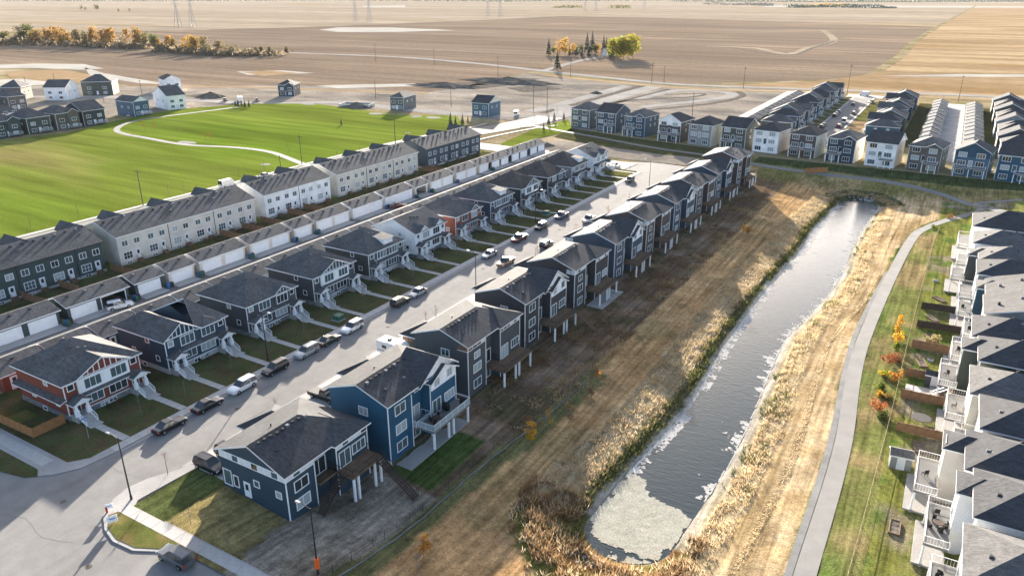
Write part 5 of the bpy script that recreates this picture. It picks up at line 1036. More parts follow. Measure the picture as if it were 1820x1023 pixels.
trailer((-74.2, 87.3, .03), R(-90), 'white travel trailer parked in the driveway of the slate house'); trailer((*(-350.6, 294.2), 0), R(60), 'white trailer between the two pickups past the park', 6)

# ------------------------------------------------------------------ lamps, poles, signs, small street things
lm = MB().tube((0, 0, -.2), (0, 0, .5), .16, .16, 8).tube((0, 0, .5), (0, 0, 8.9), .11, .06, 8).mesh('pole', 'black_metal')
la = MB().tube((0, 0, 8.75), (1.5, 0, 9.1), .045, .04, 6).mesh('arm', 'black_metal'); lh = MB().taper(1.8, 0, 8.98, 9.12, .42, .16, .34, .11).mesh('lamp_head', 'grey_metal')
def lamp(xy, rz, label, h=1.0, z=None, extra=None):
    e = ob('street_lamp', None, None, (xy[0], xy[1], gz(*xy) if z is None else z), rz); e.scale = (h, h, h)
    ob('pole', lm, e); ob('arm', la, e); ob('lamp_head', lh, e); return tag(e, label, 'street lamp', 'black street lamps')
lamp((-77.4, 40.9), math.pi, 'tall black street lamp on the corner by the navy bungalow', .97); lamp((-91.2, 75.2), 0, 'street lamp on the lawn between the navy and charcoal duplexes'); lamp((-78.0, 118.8), math.pi, 'street lamp by the charcoal house with the long deck stair', .95)
lamp((-91.2, 168.5), 0, 'street lamp on the lawn of the black tenth duplex'); lamp((-78, 218.7), math.pi, 'street lamp near the end of the street by the pond row'); lamp((-49.5, 43.6), math.pi, 'street lamp with an orange band at the bottom edge', .95)
MB().tube((-49.5, 43.6, Tz(-49.5, 43.6) + .7), (-49.5, 43.6, Tz(-49.5, 43.6) + 2.0), .26, n=8).build('traffic_barrel', 'orange'); tag(bpy.data.objects['traffic_barrel'], 'orange sleeve round the bottom street lamp', 'barrel')
for k, (xy, lb) in enumerate([((-160.3, 237.8), 'street lamp beside the charcoal blue terrace'), ((-46.5, 314.7), 'street lamp seen over the belt row'), ((-115.5, 277.1), 'street lamp by the vacant lot near the green path')]): lamp(xy, 0, lb, .9 if k != 2 else .45)
um = MB().tube((0, 0, -.5), (0, 0, 9.5), .16, .1, 7).mesh('pole', 'pole_wood'); ua = MB().box(-.9, .9, -.05, .05, 8.9, 9.02).mesh('crossarm', 'pole_wood')
for k, (xy, lb, s_) in enumerate([((-197.1, 126.1), 'wooden pole at the park edge behind the beige terrace', 1.1), ((-198.1, 189.8), 'wooden pole where the park path meets the terraces', 1.1), ((-191.9, 235.2), 'wooden pole at the park edge behind the far beige terrace', 1.2), ((-195.7, 177.6), 'short wooden pole beside the park path', .6), ((-388.9, 534.5), 'utility pole on the country road, first from the left', 1.4),
                                 ((-286.3, 470.0), 'utility pole by the dark soil heap', 1.6), ((-246.5, 506.6), 'utility pole by the farm turn-off', 1.5), ((-182.3, 501.6), 'utility pole on the country road before the haul roads', 1.4), ((-119.8, 500.6), 'utility pole on the country road above the belt row', 1.4), ((-56.9, 494.7), 'utility pole at the head of the far street', 1.9),
                                 ((1.3, 499.8), 'utility pole by the gold field', 1.5), ((-453.7, 535.3), 'utility pole in the ploughed field', 1.6), ((-293.7, 344.4), 'pole behind the grey unfinished house', 1.1), ((-234.4, 336.1), 'pole left of the blue house', 1.2), ((-178.5, 340.8), 'pole at the collector road crossing', 1.4), ((-190.1, 347.6), 'thin pole right of the blue house', 1.4),
                                 ((-485.6, 250.3), 'pole behind the park row at the frame edge', 1.1), ((-499.3, 275.3), 'pole behind the white gabled house', 1), ((-416.4, 278.6), 'pole behind the long white house', 1), ((-412.9, 252.4), 'pole beside the bright blue house', 1), ((-113.0, 372.6), 'thin pole behind the belt row', 1.2), ((-175.0, 505.8), 'twin pole on the country road', 1.2)]):
    e = ob('utility_pole', None, None, (*xy, 0), R(20)); e.scale = (1, 1, s_); ob('pole', um, e); ob('crossarm', ua, e) if k not in (3, 12, 13, 15, 20) else None; tag(e, lb, 'pole', 'wooden poles')
# power line pylons far out in the fields
pym = MB()
for sx in (-1, 1):
    for sy in (-1, 1):
        pym.tube((sx * 3.6, sy * 3.6, 0), (sx * .8, sy * .8, 30), .28, .2, 4); pym.tube((sx * .8, sy * .8, 30), (0, 0, 44), .18, .12, 4)
        for k in range(5):
            z0, z1 = k * 6, k * 6 + 6; a, b = 3.6 - 2.8 * z0 / 30, 3.6 - 2.8 * z1 / 30
            pym.tube((sx * a, -a * sy, z0), (sx * b, b * sy, z1), .09, n=3); pym.tube((-a * sy, sx * a, z0), (b * sy, sx * b, z1), .09, n=3)
pmesh = pym.mesh('lattice', 'grey_metal'); am_ = MB()
for z, w in ((30, 8), (35, 6.5), (40, 5)): am_.tube((-w, 0, z), (w, 0, z), .22, n=4); am_.tube((-w, 0, z), (0, 0, z + 2.2), .1, n=3); am_.tube((w, 0, z), (0, 0, z + 2.2), .1, n=3)
amesh = am_.mesh('cross_arms', 'grey_metal')
for k, (xy, s_) in enumerate([((-1244, 928), 1), ((-1221, 941), 1), ((-1150, 1300), 1), ((-1122, 1312), 1), ((-1143, 1827), 1), ((-1112, 1840), 1), ((-1130, 2420), 1), ((-1100, 2440), 1), ((-1100, 2892), 1)]):
    e = ob('pylon', None, None, (*xy, -.1), R(5)); e.scale = (1.25, 1.25, 1.3); ob('lattice', pmesh, e); ob('cross_arms', amesh, e); tag(e, 'tall lattice pylon in the far fields, %s of the line from the left' % ORD[k], 'pylon', 'pylons of the power line')
# yard signs, hydrant, street name sign, utility box
for xy, w_, rz_, lb in [((-74.8, 36.9), 1.1, R(-30), 'white yard sign on the corner grass, nearer the kerb'), ((-77.4, 38.2), .8, R(-35), 'small white sign with a dark mark on the corner walk')]:
    e = ob('yard_sign', None, None, (*xy, 0), rz_)
    MB().box(-.02, .02, -w_ / 2, w_ / 2, .45, .45 + w_ * .8).build('board', 'sign_white', e)
    for s in (-1, 1): MB().tube((0, s * w_ * .4, -.1), (0, s * w_ * .4, .5), .02, n=4).build('stake', 'grey_metal', e)
    MB().box(.021, .026, -w_ * .3, w_ * .3, .45 + w_ * .35, .45 + w_ * .5).build('print', 'sign_blue', e); tag(e, lb, 'sign')
e = ob('fire_hydrant', None, None, (-77.6, 37.9, 0)); MB().tube((0, 0, 0), (0, 0, .62), .13, .12, 8).tube((0, 0, .62), (0, 0, .78), .14, .05, 8).build('body', 'lamp_red', e); MB().tube((-.2, 0, .45), (.2, 0, .45), .06, n=6).build('outlet', 'lamp_red', e); tag(e, 'small red hydrant at the kerb of the corner', 'hydrant')
e = ob('street_sign', None, None, (-94.6, 46.2, 0)); MB().tube((0, 0, -.2), (0, 0, 3.1), .035, n=6).build('pole', 'grey_metal', e); MB().box(-.5, .5, -.012, .012, 2.85, 3.05).build('name_plate', 'sign_blue', e); MB().box(-.012, .012, -.5, .5, 3.06, 3.24).build('name_plate', 'sign_blue', e); tag(e, 'street name sign on the lawn of the red duplex', 'sign')
for xy, lb in [((-92.6, 93.8), 'green utility box on the lawn beside the front walks'), ((-92.2, 176.8), 'green utility box on a lawn far down the street')]:
    e = ob('utility_box', None, None, (*xy, 0)); MB().taper(0, 0, .08, .95, .8, .85, .72, .78).build('cabinet', 'box_green', e); MB().box(-.95, .95, -1, 1, -.1, .08).build('plinth', 'concrete', e); MB().taper(0, 0, .951, 1.02, .78, .82, .6, .66).build('lid', 'box_green', e); tag(e, lb, 'utility box')
# wheeled bins along the lane
bm_ = {c: (MB().taper(0, 0, .08, .98, .24, .27, .3, .34).mesh('body', c), MB().taper(.02, 0, .98, 1.08, .33, .36, .28, .3).mesh('lid', c)) for c in ('bin_blue', 'bin_black', 'bin_green')}
bw_ = MB().tube((0, -.3, 0), (0, .3, 0), .1, n=8).mesh('wheels', 'tyre'); kb = 0
for gi_, y in enumerate(BINS):
    if gi_ in (8, 13, 15, 16, 17): continue
    for q, c in enumerate(('bin_blue', 'bin_black', 'bin_green')[:3 if gi_ % 3 else 2]):
        e = ob('wheeled_bin', None, None, (-134.2 + .75 * (q == 2), y - .4 + .8 * (q % 2), -.02), R(random.uniform(-15, 15))); ob('body', bm_[c][0], e); ob('lid', bm_[c][1], e); ob('wheels', bw_, e, (-.24, 0, .1))
        tag(e, '%s wheeled bin in the gap beside the %s lane garage from the corner' % (c[4:], ORD[gi_]), 'bin', 'wheeled bins on the lane')
# cedar fence round the red duplex's side yard
def board_fence(name, pts, label, m, h=1.6, bw=1.2, group=None):
    f = ob(name, None, None, (pts[0][0], pts[0][1], 0)); o = Vector((pts[0][0], pts[0][1], 0))
    for a, b in zip(pts, pts[1:]):
        a = Vector((*a, 0)); b = Vector((*b, 0)); n = max(1, round((b - a).length / bw)); d = (b - a) / n; ang = math.atan2(d.y, d.x); k = (name, m, round(d.length, 2), h)
        if k not in WM: WM[k] = MB().box(.015, d.length - .015, -.035, .035, .05, h).mesh('panel', m); WM[k, 'p'] = MB().box(-.07, .07, -.07, .07, -.3, h + .1).mesh('post', m)
        for q in range(n):
            p = a + d * q - o; w = a + d * q; pl = ob('panel', WM[k], f, (p.x, p.y, gz(w.x, w.y)), ang); ob('post', WM[k, 'p'], f, (p.x, p.y, gz(w.x, w.y)), ang)
        p = b - o; ob('post', WM[k, 'p'], f, (p.x, p.y, gz(b.x, b.y)), ang)
    return tag(f, label, 'fence', group)
board_fence('cedar_fence', [(-101.2, 46.8), (-101.2, 42.4), (-117, 42.0)], 'new cedar board fence round the side yard of the red duplex', 'cedar', 1.5, 1.5)
structure(MB().box(-110, -106.5, 43, 46, -.05, .02).build('side_turf', 'lawn_fresh'))
for k, (y, x0, m, h) in enumerate([(110.0, 1.4, 'fence_brown', 1.5), (121, 1.2, 'fence_brown', 1.55), (129.5, 1.2, 'fence_brown', 1.5), (142, 1.4, 'fence_brown', 1.6), (152.6, 1.6, 'wood_dark', 1.5), (163.2, 1.8, 'wood_dark', 1.5)]):
    board_fence('yard_divider', [(x0, y), (9.0, y)], '%s board fence between pondside yards, %s from the bottom' % ({'fence_brown': 'brown', 'wood_dark': 'dark'}[m], ORD[k]), m, h, 1.35, 'fences between pondside yards')
board_fence('red_fence', [(-40.7, 271.4), (-33.9, 274.7)], 'rusty red board fence beside the tall brown end house', 'cedar', 1.8, 2)
# wire fence along the pondside yards
pf = [(-.9, 66), (-.5, 76), (.3, 112), (.6, 141), (1.2, 180), (1.9, 214), (2.6, 225)]; cc = curve_pts(pf, 2.5); fe = ob('chain_fence', None, None, (0, 0, 0)); rl = MB(); WM['cp'] = MB().tube((0, 0, -.2), (0, 0, 1.25), .04, n=5).mesh('post', 'grey_metal')
for p, q in zip(cc, cc[1:]):
    ob('post', WM['cp'], fe, (p.x, p.y, Tz(p.x, p.y)))
    for z, r_ in ((1.22, .04), (.65, .012), (.1, .012)): rl.tube((p.x, p.y, Tz(p.x, p.y) + z), (q.x, q.y, Tz(q.x, q.y) + z), r_, n=4)
rl.build('rails', 'leaf_straw', fe); tag(fe, 'pale wire fence between the pond path and the pondside yards', 'fence')
# yard sheds and play things beyond the pond
def shed(xy, rz, W, D, wall, roofm, label):
    h = House('garden_shed', (*xy, gz(*xy)), rz, W, D, wall, roofm, far=True); h.vol(-D, 0, 0, W, -.1, 2.0, 'y', ('g', 'g'), .5, .2); h.door('F', W / 2, .05, .8, 1.8, 'door_white'); return h.done(label, 'shed')
shed((1.4, 99.3), R(-84), 2.6, 2.0, 's_grey_siding', 'shingle_grey', 'grey garden shed beside the wire fence across the pond'); shed((4.2, 127.0), R(-92), 2.6, 1.8, 's_slate', 'shingle_dark', 'dark blue play shed on the white patio across the pond')
structure(MB().box(1.6, 8.8, 121.3, 125.8, -.3, .1).build('yard_patio', 'concrete').parent if False else MB().box(1.6, 8.8, 121.3, 126.0, Tz(5, 124) - .3, Tz(5, 124) + .12).build('yard_patio', 'concrete'))
e = ob('play_mat', None, None, (7.9, 128, Tz(7.9, 128))); MB().box(-1.5, 1.5, -2.2, 2.2, -.1, .12).build('mat', 'playground_green', e); MB().tube((0, 0, .1), (0, 0, 2.2), .05).tube((0, 0, 2.2), (.9, .4, 2.0), .04).build('frame', 'playground_green', e); tag(e, 'green play surface with a small frame across the pond', 'playground')
e = ob('timber_stair', None, None, (5.4, 122.6, Tz(5, 122.6)))
for k in range(7): MB().box(k * .42, k * .42 + .45, 0, 1.1, .1 + k * .3, .16 + k * .3).build('step', 'wood', e)
for s in (0, 1.1): MB().tube((0, s, .95), (2.9, s, 3.0), .05, n=4).build('rail', 'white_metal', e)
tag(e, 'timber stair with white rails from a pondside deck', 'stairs')
for k, (x, y, lb) in enumerate([(7.9, 73.6, 'deck table on the bottom white deck'), (7.2, 83.8, 'deck table with chairs on the second white deck'), (-55.3, 73.4, 'dark table on the glass-railed deck of the teal house')]):
    e = ob('patio_table', None, None, (x, y, .42 if k < 2 else .46)); MB().tube((0, 0, .68), (0, 0, .74), .6, n=14).build('table_top', 'wood_dark' if k else 'grey_metal', e); MB().tube((0, 0, 0), (0, 0, .68), .05).build('leg', 'black_metal', e)
    for s in range(4): t = s * 1.57 + .4; c = MB().box(-.22, .22, -.22, .22, .02, .45).box(-.22, .22, .18, .24, .45, .9).build('chair_%s' % 'seat', 'rubber_dark', e); c.name = 'seat'; c.location = (.85 * math.cos(t), .85 * math.sin(t), 0); c.rotation_euler = (0, 0, t - 1.57)
    tag(e, lb, 'patio set')
for k, (x, y) in enumerate([(-54.6, 79.2), (-55.9, 76.6)]): e = ob('barbecue', None, None, (x, y, .46)); MB().box(-.5, .5, -.3, .3, .1, .85).build('cabinet', 'black_metal', e); MB().taper(0, 0, .85, 1.2, .5, .3, .4, .2).build('hood', 'rubber_dark', e); tag(e, 'black barbecue on the teal house deck, %s' % ('at its far end', 'by the patio door')[k], 'barbecue')
# spoil heaps
for k, (xy, r_, h_, lb) in enumerate([((-268.3, 455.3), 22, 3.5, 'long dark spoil heap near the farm turn-off'), ((-381.3, 299.1), 9, 3, 'dark soil heap left of the pickups past the park'), ((-278.2, 310.5), 9, 2.6, 'soil heap beside the open cellar'), ((-190.8, 428.9), 4, 1.5, 'small soil heap between the haul roads'), ((-293.3, 413.6), 16, 2.6, 'low dark bank behind the grey unfinished house'), ((-139.5, 265.8), 4, 1.3, 'small dark heap on the vacant lot')]):
    mb = MB(); n = 26; ring = 6
    for j in range(ring + 1):
        t = j / ring
        for i in range(n): a = 6.2832 * i / n; rr = r_ * (1 - t) * (1 + .25 * math.sin(i * 1.9 + k) * (1 - t) + random.uniform(-.08, .08)); mb.v.append((xy[0] + rr * math.cos(a) * (1.5 if k in (0, 4) else 1), xy[1] + rr * math.sin(a) * .7, -.15 + h_ * (t ** .8) * (1 + random.uniform(-.15, .1))))
    for j in range(ring):
        for i in range(n): a = j * n + i; b = j * n + (i + 1) % n; mb.f.append((a, b, b + n, a + n)); mb.m.append(0)
    tag(mb.build('soil_heap', 'dirt_dark'), lb, 'soil heap', 'soil heaps on the building land')

# yard clutter across the pond
WM['plank'] = MB().box(-.06, .06, -1.4, 1.4, 0, .28).mesh('side_board', 'wood'); WM['plank2'] = MB().box(-.55, .55, -.06, .06, 0, .28).mesh('end_board', 'wood'); WM['soil'] = MB().box(-.5, .5, -1.34, 1.34, .02, .2).mesh('soil', 'dirt_dark')
for k, (x, y) in enumerate([(3.2, 86), (4.6, 106.5), (3.4, 135.5), (4.2, 148), (4.0, 158), (4.8, 170)]):
    e = ob('raised_bed', None, None, (x, y, Tz(x, y)), R(8 * k)); ob('soil', WM['soil'], e)
    for s_ in (-1, 1): ob('side_board', WM['plank'], e, (s_ * .56, 0, 0)); ob('end_board', WM['plank2'], e, (0, s_ * 1.4, 0))
    tag(e, 'wooden raised bed in a pondside yard, %s from the bottom corner' % ORD[k], 'planter', 'raised beds in the pondside yards')
for k, (x, y) in enumerate([(5.2, 92.5), (4.4, 114.5), (4.6, 137.6), (3.6, 182)]):
    e = ob('trampoline' if k == 1 else 'fire_pit', None, None, (x, y, Tz(x, y)))
    if k == 1:
        MB().tube((0, 0, .62), (0, 0, .68), 1.35, n=20).build('mat', 'rubber_dark', e)
        for t in range(6): a = t * 1.047; MB().tube((1.3 * math.cos(a), 1.3 * math.sin(a), 0), (1.3 * math.cos(a), 1.3 * math.sin(a), .66), .03).build('leg', 'grey_metal', e)
    else:
        MB().tube((0, 0, 0), (0, 0, .35), .55, .5, 12).build('bowl', 'rock', e); MB().tube((0, 0, .35), (0, 0, .37), .4, n=12).build('ash', 'rubber_dark', e)
    tag(e, ('round stone fire pit in the lowest pondside yard', 'round black trampoline in a pondside yard', 'round fire pit behind the white play patio', 'round fire pit in an upper pondside yard')[k], 'trampoline' if k == 1 else 'fire pit')
for k in range(9):
    y = DY[k] + 4.5; e = ob('deck_chair', None, None, (9.3 + (0, .8, 0, 1.4, .3, 1.2, .4, 2.0, 2.4)[k] - {1: 1.6, 2: 2.4, 5: 2.2, 8: 1.5}.get(k, 0) - 1.5, y + (2.2 if k < 2 else 0), .41), R(160 + 30 * k)); MB().box(-.28, .28, -.28, .28, .36, .42).build('seat', 'rubber_dark', e); MB().box(-.28, .28, .22, .3, .42, .95).build('backrest', 'rubber_dark', e)
    for sx in (-.24, .24):
        for sy in (-.24, .24): MB().box(sx - .025, sx + .025, sy - .025, sy + .025, 0, .36).build('leg', 'black_metal', e)
    tag(e, 'dark chair on the %s pondside deck from the bottom' % ORD[k], 'chair', 'chairs on the pondside decks')

# ------------------------------------------------------------------ trees, shrubs, reeds, stones
def leaf_mesh(name, m, blobs, n, size, seed, m2=None):
    """small leaf faces spread through the blobs (cx, cy, cz, rx, ry, rz), denser towards their skins"""
    r = np.random.RandomState(seed); mb = MB(); w = np.array([b[3] * b[4] * b[5] for b in blobs]) ** .7; w = w / w.sum()
    for bi, b in enumerate(blobs):
        k = max(6, int(n * w[bi])); d = r.normal(size=(k, 3)); d /= np.linalg.norm(d, axis=1)[:, None]; rad = r.uniform(.35, 1.05, (k, 1)) ** .6
        c = np.array(b[:3]) + d * rad * np.array(b[3:6]); nn = d + r.normal(size=(k, 3)) * .8
        for p, q in zip(c, nn):
            q = q / np.linalg.norm(q); a = np.cross(q, (0.31, .2, .93)); a /= np.linalg.norm(a); e = np.cross(q, a); s = size * r.uniform(.6, 1.4); i = len(mb.v)
            mb.v += [tuple(p - a * s), tuple(p + e * s * .75), tuple(p + a * s), tuple(p - e * s * .75)]; mb.f.append((i, i + 1, i + 2, i + 3)); mb.m.append(1 if (m2 and r.rand() < .3) else 0)
    return mb.mesh(name, [m, m2] if m2 else [m])
def trunk_mesh(h, r, limbs, seed, spread=.5, m='bark'):
    g = random.Random(seed); mb = MB(); mb.tube((0, 0, -.2), (0, 0, h * .55), r, r * .65, 6); mb.tube((0, 0, h * .55), (g.uniform(-.1, .1) * h, g.uniform(-.1, .1) * h, h), r * .65, r * .15, 5)
    for k in range(limbs):
        z = h * g.uniform(.3, .75); a = g.uniform(0, 6.28); l = h * spread * g.uniform(.5, 1) * .6; mb.tube((0, 0, z), (l * math.cos(a), l * math.sin(a), z + l * 1.1), r * .4, r * .1, 4)
    return mb.mesh('trunk', m)
def blobs_round(h, r, n, seed, z0=.35):
    g = random.Random(seed); out = []
    for k in range(n):
        t = g.uniform(0, 1); a = g.uniform(0, 6.28); z = h * (z0 + (1 - z0) * t * .92); rr = r * (1 - .55 * abs(t - .4)) * .55; out.append((rr * math.cos(a), rr * math.sin(a), z, r * g.uniform(.35, .6), r * g.uniform(.35, .6), r * g.uniform(.35, .6)))
    return out
TREE = {}
def tree_kind(key, h, r, m, n, size, blobs=9, m2=None, z0=.3, trunk_r=.18, limbs=7, bark='bark'):
    TREE[key] = [(trunk_mesh(h * .85, trunk_r, limbs, s, m=bark), leaf_mesh('crown', m, blobs_round(h, r, blobs, s + 50, z0), n, size, s + 9, m2)) for s in range(3)]
tree_kind('gold', 12, 4.0, 'belt_gold', 620, .42, 11, 'belt_orange'); tree_kind('yellow', 12, 4.6, 'leaf_gold', 620, .42, 11, 'belt_gold'); tree_kind('greyish', 11, 3.8, 'belt_brown', 520, .4, 11, 'leaf_olive'); tree_kind('green', 11, 4.6, 'leaf_olive', 420, .55, 10, 'leaf_green')
tree_kind('rusty', 9, 4.0, 'leaf_rust', 380, .5, 9, 'leaf_gold'); tree_kind('farm', 14, 7, 'leaf_lime', 900, .6, 14, 'leaf_gold'); tree_kind('bush_grey', 4.5, 3.4, 'twig_grey', 240, .45, 8, 'leaf_straw', .15)
def tree(key, xy, s, name, label, group, v=None, z=None):
    t, c = TREE[key][random.randrange(3) if v is None else v]; e = ob(name, None, None, (xy[0], xy[1], (gz(*xy) if z is None else z) - .05), random.uniform(0, 6.28)); e.scale = (s, s, s * random.uniform(.9, 1.1))
    ob('trunk', t, e); ob('crown', c, e); return tag(e, label, 'tree', group)
def spruce_mesh(h, r, m, n, seed):
    g = np.random.RandomState(seed); mb = MB()
    for k in range(n):
        t = g.rand() ** .75; z = h * (.06 + .94 * t); rr = r * (1 - t) * g.uniform(.55, 1.08) + .05; a = g.uniform(0, 6.28); s = max(.12, .28 * r * (1.15 - t)); p = np.array((rr * math.cos(a), rr * math.sin(a), z)); o = np.array((math.cos(a), math.sin(a), -.45)); q = np.array((-math.sin(a), math.cos(a), 0)); i = len(mb.v)
        mb.v += [tuple(p - o * s), tuple(p + q * s * .6), tuple(p + o * s), tuple(p - q * s * .6)]; mb.f.append((i, i + 1, i + 2, i + 3)); mb.m.append(0)
    return mb.mesh('crown', m)
SPR = [(MB().tube((0, 0, -.2), (0, 0, 9.5), .16, .03, 6).mesh('trunk', 'bark'), spruce_mesh(10, 2.1, 'leaf_spruce', 520, s)) for s in range(3)]
def spruce(xy, s, label, group):
    t, c = SPR[random.randrange(3)]; e = ob('spruce_tree', None, None, (*xy, gz(*xy) - .05), random.uniform(0, 6.28)); e.scale = (s, s, s); ob('trunk', t, e); ob('crown', c, e); tag(e, label, 'spruce', group)
# the long shelter belt
rb = random.Random(3); k = 0; gb_ = 'trees of the far shelter belt'
for u in range(-30, 500, 6):
    base = 79 + (u > 60) * 2 + max(0, u - 60) * .052 + rb.uniform(-3, 3)
    if 252 < u < 282: continue
    key = 'gold' if (60 < u < 125 or 165 < u < 225 or 298 < u < 322) else ('yellow' if 325 < u < 355 else ('greyish' if u > 355 or rb.random() < .6 else 'green')); s_ = rb.uniform(.95, 1.4) * (1.25 if 40 < u < 225 else 1) * (.62 if u > 400 else 1)
    dpx, dpy = (u, base); r = ((u - 910), 0); 
    x_, y_ = np.interp(u, [-30, 0, 120, 240, 300, 330, 400, 460, 500], [-1046, -1020, -905, -800, -735, -699, -633, -604, -575]), np.interp(u, [-30, 0, 120, 240, 300, 330, 400, 460, 500], [500, 508, 530, 548, 532, 528, 521, 537, 548])
    x_ += rb.uniform(-9, 9); y_ += rb.uniform(-14, 10)
    tree(key, (x_, y_), s_, 'belt_tree', '%s tree in the far shelter belt, %s from its left end' % ({'gold': 'orange gold', 'yellow': 'yellow', 'greyish': 'bare grey', 'green': 'olive'}[key], ordn(k)), gb_); k += 1
for q in range(26):
    x_ = -1040 + 19 * q + rb.uniform(-6, 6); y_ = np.interp(x_, [-1040, -800, -633, -560], [512, 548, 524, 545]) - rb.uniform(8, 24); tree('bush_grey', (x_, y_), rb.uniform(.8, 1.4), 'belt_bush', 'low grey bush before the far shelter belt, %s made out from the left' % ordn(q), gb_ + ' undergrowth')
for q, (u_, xy, s_) in enumerate([(0, (-2627.0, 1590.0), 1.6), (0, (-2504.0, 1567.0), 2), (0, (-2616.0, 1597.0), 1.4), (0, (-2300.0, 1511.0), 1.1), (0, (-2271.0, 1528.0), 1.2)]): tree('greyish' if q != 1 else 'green', xy, s_, 'field_tree', 'lone dark tree clump in the far straw field, %s from the left' % ORD[q], 'trees in the far straw field')
# farmstead grove
for q, (xy, s_, kd) in enumerate([((-353.4, 675.9), 1.7, 's'), ((-347.5, 687.6), 1.2, 'y'), ((-342.7, 690.4), 1.2, 'y'), ((-329.6, 673.7), 1.0, 's'), ((-327.0, 683.2), .9, 's'), ((-316.4, 673.6), 1.1, 's'), ((-330.2, 714.7), 2.1, 's'), ((-328.9, 724.2), 2.2, 's'), ((-313.6, 683.0), 1.2, 's'), ((-314.3, 707.0), .8, 'y'), ((-312.9, 716.2), 1.9, 's'), ((-307.6, 710.9), 1.7, 's'), ((-284.9, 669.3), 1.8, 's'), ((-279.0, 672.8), 1.3, 'f'), ((-270.9, 677.5), 1.4, 'f'), ((-277.7, 659.0), 1.1, 'f'), ((-272.1, 691.8), 1.2, 'f'), ((-272.1, 669.5), 1.2, 'f'), ((-276.2, 543.2), 1.7, 's'), ((-336.0, 694.3), .9, 'y'), ((-333.3, 704.3), .8, 'g'), ((-313.8, 699.0), .8, 'g'), ((-295.8, 693.4), .9, 'g'), ((-349.1, 678.4), .7, 'g'), ((-288.5, 689.9), .8, 'g')]):
    if kd == 's': spruce(xy, s_, 'dark spruce of the farmstead grove, %s from the left' % ORD[q] if q != 18 else 'lone spruce beside the farm turn-off', 'trees of the farmstead')
    else: tree({'y': 'yellow', 'f': 'farm', 'g': 'green'}[kd], xy, s_, 'farm_tree', 'yellowing leafy tree of the farmstead grove, %s in the count from the left' % ordn(q), 'trees of the farmstead')
small_house('farm_house', (*(-301.4, 698.1), 0), R(-40), 11, 9, 's_white_siding', 'shingle_light', 'white farmhouse among the spruces', None, ev=5, typ='s'); small_house('farm_shed', (*(-345.7, 714.3), 0), R(-40), 9, 7, 's_dark_slate', 'shingle_dark', 'dark shed in the farmstead grove', None, ev=3.5, typ='s')
# spruces and saplings round the park
for q, (xy, s_) in enumerate([((-330.1, 275.3), .5), ((-331.9, 279.1), .42), ((-327.0, 277.1), .5), ((-326.8, 279.7), .45), ((-334.8, 277.5), .4), ((-244.9, 261.7), .32), ((-201.0, 287.4), .62), ((-197.2, 285.9), .5), ((-196.2, 290.1), .55), ((-195.8, 294.1), .4), ((-163.9, 320.4), .5), ((-161.6, 310.4), .5), ((-161.4, 325.7), .45), ((-156.5, 295.7), .4)]): spruce(xy, s_, 'young spruce planted at the park and road edge, %s from the left' % ORD[q], 'young spruces by the park')
sap = []
for s in range(3):
    g = random.Random(s); mb = MB(); mb.tube((0, 0, -.1), (0, 0, 2.0), .045, .03, 5); mb.tube((0, 0, 2.0), (.08, 0, 3.6), .03, .008, 4)
    for k in range(16): z = g.uniform(1.2, 3.2); a = g.uniform(0, 6.28); l = g.uniform(.5, .95) * (1.25 - z / 4); mb.tube((0, 0, z), (l * math.cos(a), l * math.sin(a), z + l * 1.3), .016, .005, 3)
    sap.append(mb)
SAPM = {m: [b.mesh('trunk', m) for b in sap] for m in ('twig', 'twig_grey', 'twig_red')}
SAPL = {m: [leaf_mesh('crown', m, blobs_round(3.6, .8, 5, s, .4), 60, .07, s) for s in range(2)] for m in ('leaf_red', 'leaf_orange', 'twig')}
def sapling(xy, label, m='twig', lf=None, s=1.0, group='bare saplings'):
    e = ob('sapling', None, None, (*xy, gz(*xy)), random.uniform(0, 6.28)); e.scale = (s, s, s); ob('trunk', random.choice(SAPM[m]), e)
    if lf: ob('crown', random.choice(SAPL[lf]), e)
    return tag(e, label, 'sapling', group)
names_a = ['red corner', 'tall-gabled navy', 'charcoal', 'white-gabled grey', 'dark green', 'all white', 'brick red', 'dormered navy', 'ninth', 'tenth', 'last but one', 'last']
for k in range(12):
    sapling((-94.2, AY[k] + 6.4), 'bare sapling on the middle of the lawn before the %s duplex' % names_a[k], 'twig_grey', 'leaf_orange' if k in (3,) else None); sapling((-92.8, AY[k] + 12.9), 'thin sapling on the strip beyond the %s duplex' % names_a[k], 'twig_grey', None, .8)
for k, (y, m, lf) in enumerate([(62.5, 'twig', None), (98.5, 'twig_red', None), (101.5, 'twig', None), (140, 'twig_red', None), (161, 'twig_red', 'leaf_red'), (172, 'twig', None), (181, 'twig_red', 'leaf_red'), (196, 'twig_red', 'leaf_red')]): sapling((-75.6, y), 'young street tree on the pond row verge, %s from the corner' % ORD[k], m, lf, 1.1)
sapling((-78.0, 46.4), 'bare sapling in a mulch ring on the corner lawn', 'twig_red'); sapling((-67.4, 41.6), 'dark young tree beside the corner walk', 'twig_grey', None, .7); sapling((-61, 41.3), 'small dark shrub beside the shaded corner walk', 'twig_grey', None, .5)
